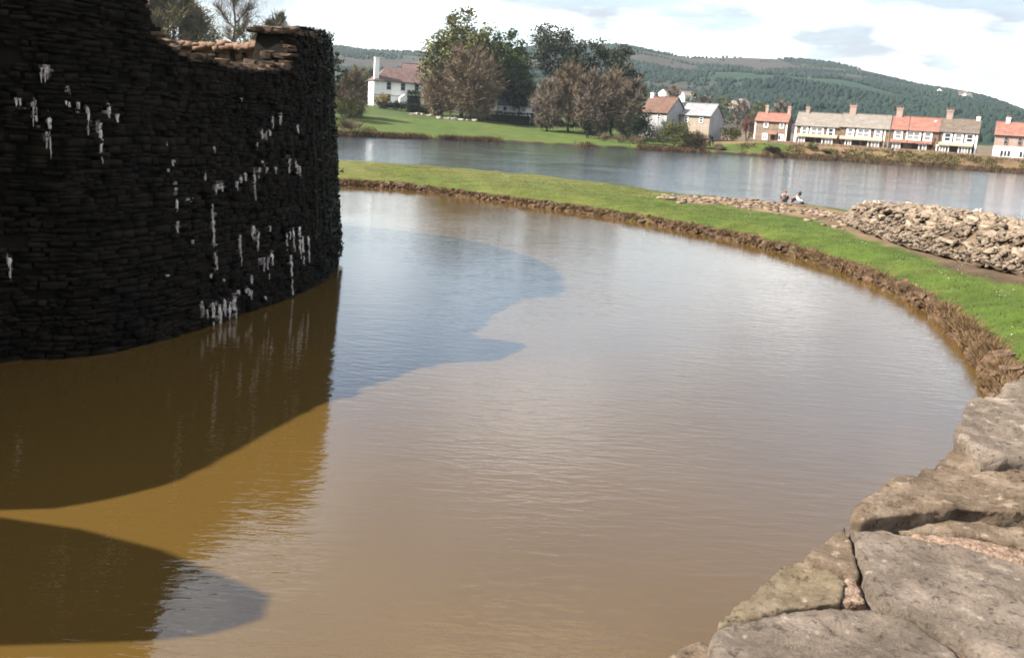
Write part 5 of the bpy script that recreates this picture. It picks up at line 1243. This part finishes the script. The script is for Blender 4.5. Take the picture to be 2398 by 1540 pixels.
# ------------------------------------------------------------------ people
def skin_mesh(chains, radii, sub=2):
    """chains of joint names over a dict of points -> smooth continuous surface"""
    names = list(radii); idx = {k: i for i, k in enumerate(names)}
    me = bpy.data.meshes.new('tmp'); me.from_pydata([radii[k][0] for k in names], [(idx[a], idx[b]) for c in chains for a, b in zip(c, c[1:])], []); me.update()
    o = bpy.data.objects.new('tmp', me); COL.objects.link(o); sk = o.modifiers.new('s', 'SKIN'); ss = o.modifiers.new('u', 'SUBSURF'); ss.levels = sub; ss.render_levels = sub
    lay = me.skin_vertices[0].data if me.skin_vertices else None
    if lay is None:
        bpy.context.view_layer.objects.active = o; bm = bmesh.new(); bm.from_mesh(me); bm.verts.layers.skin.verify(); bm.to_mesh(me); bm.free(); lay = me.skin_vertices[0].data
    for k in names: lay[idx[k]].radius = (radii[k][1], radii[k][1]); lay[idx[k]].use_root = (idx[k] == 0)
    dg = bpy.context.evaluated_depsgraph_get(); dg.update(); res = bpy.data.meshes.new_from_object(o.evaluated_get(dg)); bpy.data.objects.remove(o, do_unlink=True); return res
M['skin'] = noise_mat('skin', (0.42, 0.24, 0.16), (0.52, 0.31, 0.22), 6, 0.6)
M['hair_dark'] = noise_mat('dark_hair', (0.012, 0.010, 0.010), (0.03, 0.022, 0.02), 20, 0.6)
M['hair_ginger'] = noise_mat('ginger_hair', (0.20, 0.10, 0.045), (0.34, 0.19, 0.09), 20, 0.6)
M['cloth_white'] = noise_mat('white_cotton', (0.70, 0.68, 0.66), (0.82, 0.80, 0.78), 6, 0.9)
M['cloth_grey'] = noise_mat('grey_jacket', (0.07, 0.075, 0.09), (0.13, 0.135, 0.155), 6, 0.9)
M['cloth_dark'] = noise_mat('dark_trousers', (0.02, 0.022, 0.03), (0.05, 0.05, 0.06), 6, 0.9)
M['cloth_purple'] = noise_mat('muted_top', (0.10, 0.07, 0.10), (0.17, 0.12, 0.16), 6, 0.9)
def seated_person(label, loc, rz, hair, top, sleeve, trousers, lean=0.55, group=None):
    """sitting on the ground with knees drawn up, forearms on the knees, facing local +x"""
    hip = Vector((0, 0, 0.12)); ch = hip + Vector((math.sin(lean) * 0.42, 0, math.cos(lean) * 0.42)); nk = ch + Vector((math.sin(lean + 0.1) * 0.16, 0, math.cos(lean + 0.1) * 0.16)); hd = nk + Vector((0.13, 0, 0.10))
    J = {'hip': (hip, 0.15), 'waist': (hip.lerp(ch, 0.5), 0.14), 'chest': (ch, 0.16), 'neck': (nk, 0.06), 'head': (hd, 0.095), 'chin': (hd + Vector((0.07, 0, -0.07)), 0.055)}
    for s, n in ((1, 'l'), (-1, 'r')):
        J['sh' + n] = (ch + Vector((0.03, 0.19 * s, 0.04)), 0.07); J['el' + n] = (ch + Vector((0.24, 0.24 * s, -0.20)), 0.05); J['wr' + n] = (ch + Vector((0.44, 0.16 * s, -0.24)), 0.035); J['ha' + n] = (ch + Vector((0.52, 0.12 * s, -0.28)), 0.04)
        J['th' + n] = (hip + Vector((0.05, 0.11 * s, 0)), 0.10); J['kn' + n] = (Vector((0.42, 0.16 * s, 0.46)), 0.07); J['ank' + n] = (Vector((0.66, 0.13 * s, 0.08)), 0.045); J['toe' + n] = (Vector((0.84, 0.15 * s, 0.04)), 0.04)
    ch_all = [['hip', 'waist', 'chest', 'neck', 'head', 'chin']] + [[['chest', 'sh' + n, 'el' + n, 'wr' + n, 'ha' + n], ['hip', 'th' + n, 'kn' + n, 'ank' + n, 'toe' + n]][k] for n in 'lr' for k in (0, 1)]
    def part(name, chains, keys, grow, mat, parent):
        me = skin_mesh(chains, {k: (J[k][0], J[k][1] + grow) for k in keys}, 2); me.materials.append(mat); me.polygons.foreach_set('use_smooth', [True] * len(me.polygons)); return link(bpy.data.objects.new(name, me), parent)
    b = part('person', ch_all, list(J), 0.0, M['skin'], None); b.location = loc; b.rotation_euler = (0, 0, rz); tag(b, label, 'person', group)
    part('top', [['waist', 'chest', 'neck0']], [], 0, None, b) if 0 else None
    J['neck0'] = (ch.lerp(nk, 0.75), 0.07)
    part('top', [['hip', 'waist', 'chest', 'neck0']], ['hip', 'waist', 'chest', 'neck0'], 0.03, top, b)
    for n in 'lr': part('sleeve', [['sh' + n, 'el' + n, 'wr' + n]], ['sh' + n, 'el' + n, 'wr' + n], 0.035, sleeve, b)
    for n in 'lr': part('trouser_leg', [['th' + n, 'kn' + n, 'ank' + n]], ['th' + n, 'kn' + n, 'ank' + n], 0.025, trousers, b); part('shoe', [['ank' + n, 'toe' + n]], ['ank' + n, 'toe' + n], 0.02, M['cloth_dark'], b)
    bm = bmesh.new(); bmesh.ops.create_icosphere(bm, subdivisions=3, radius=0.125)
    for v in bm.verts:
        v.co.x *= 1.05; v.co += v.normal * 0.012 * mnoise.noise(v.co * 25)
    cut = [f for f in bm.faces if f.calc_center_median().x > 0.05 and f.calc_center_median().z < 0.03]; bmesh.ops.delete(bm, geom=cut, context='FACES')
    me = bpy.data.meshes.new('hair'); bm.to_mesh(me); bm.free(); me.materials.append(hair); o = link(bpy.data.objects.new('hair', me), b); o.location = hd + Vector((-0.015, 0, 0.02)); return b
g = onz(1862, 470, 1.05); seated_person('person in white and grey sitting hunched on the bank beside the lake', (g.x - 0.35, g.y, cause_ground(g.x, g.y)), R(-12), M['hair_dark'], M['cloth_grey'], M['cloth_white'], M['cloth_dark'], 0.8).scale = (1.15, 1.15, 1.15)
g = aty(1836, 466, g.y + 1.6); kk = cause_ground(g.x, g.y); seated_person('person with ginger hair half hidden lower behind the bank', (g.x, g.y, g.z - 0.28), R(70), M['hair_ginger'], M['cloth_purple'], M['cloth_purple'], M['cloth_dark'], 0.35)

# ------------------------------------------------------------------ air between here and the hills
hz, hn, hl, hb = mat_new('thin_haze'); hn.remove(hb)
pv = hn.new('ShaderNodeVolumePrincipled'); pv.inputs['Color'].default_value = (0.80, 0.92, 1.0, 1); pv.inputs['Density'].default_value = 0.00007; pv.inputs['Anisotropy'].default_value = 0.2
hl.new(pv.outputs[0], hn['Material Output'].inputs['Volume'])
t = MB(); t.box(-3500, 3500, -3500, 3500, -3.6, 205); o = t.build('haze', hz); tag(o, 'thin blue haze over the valley', 'haze', kind='stuff')
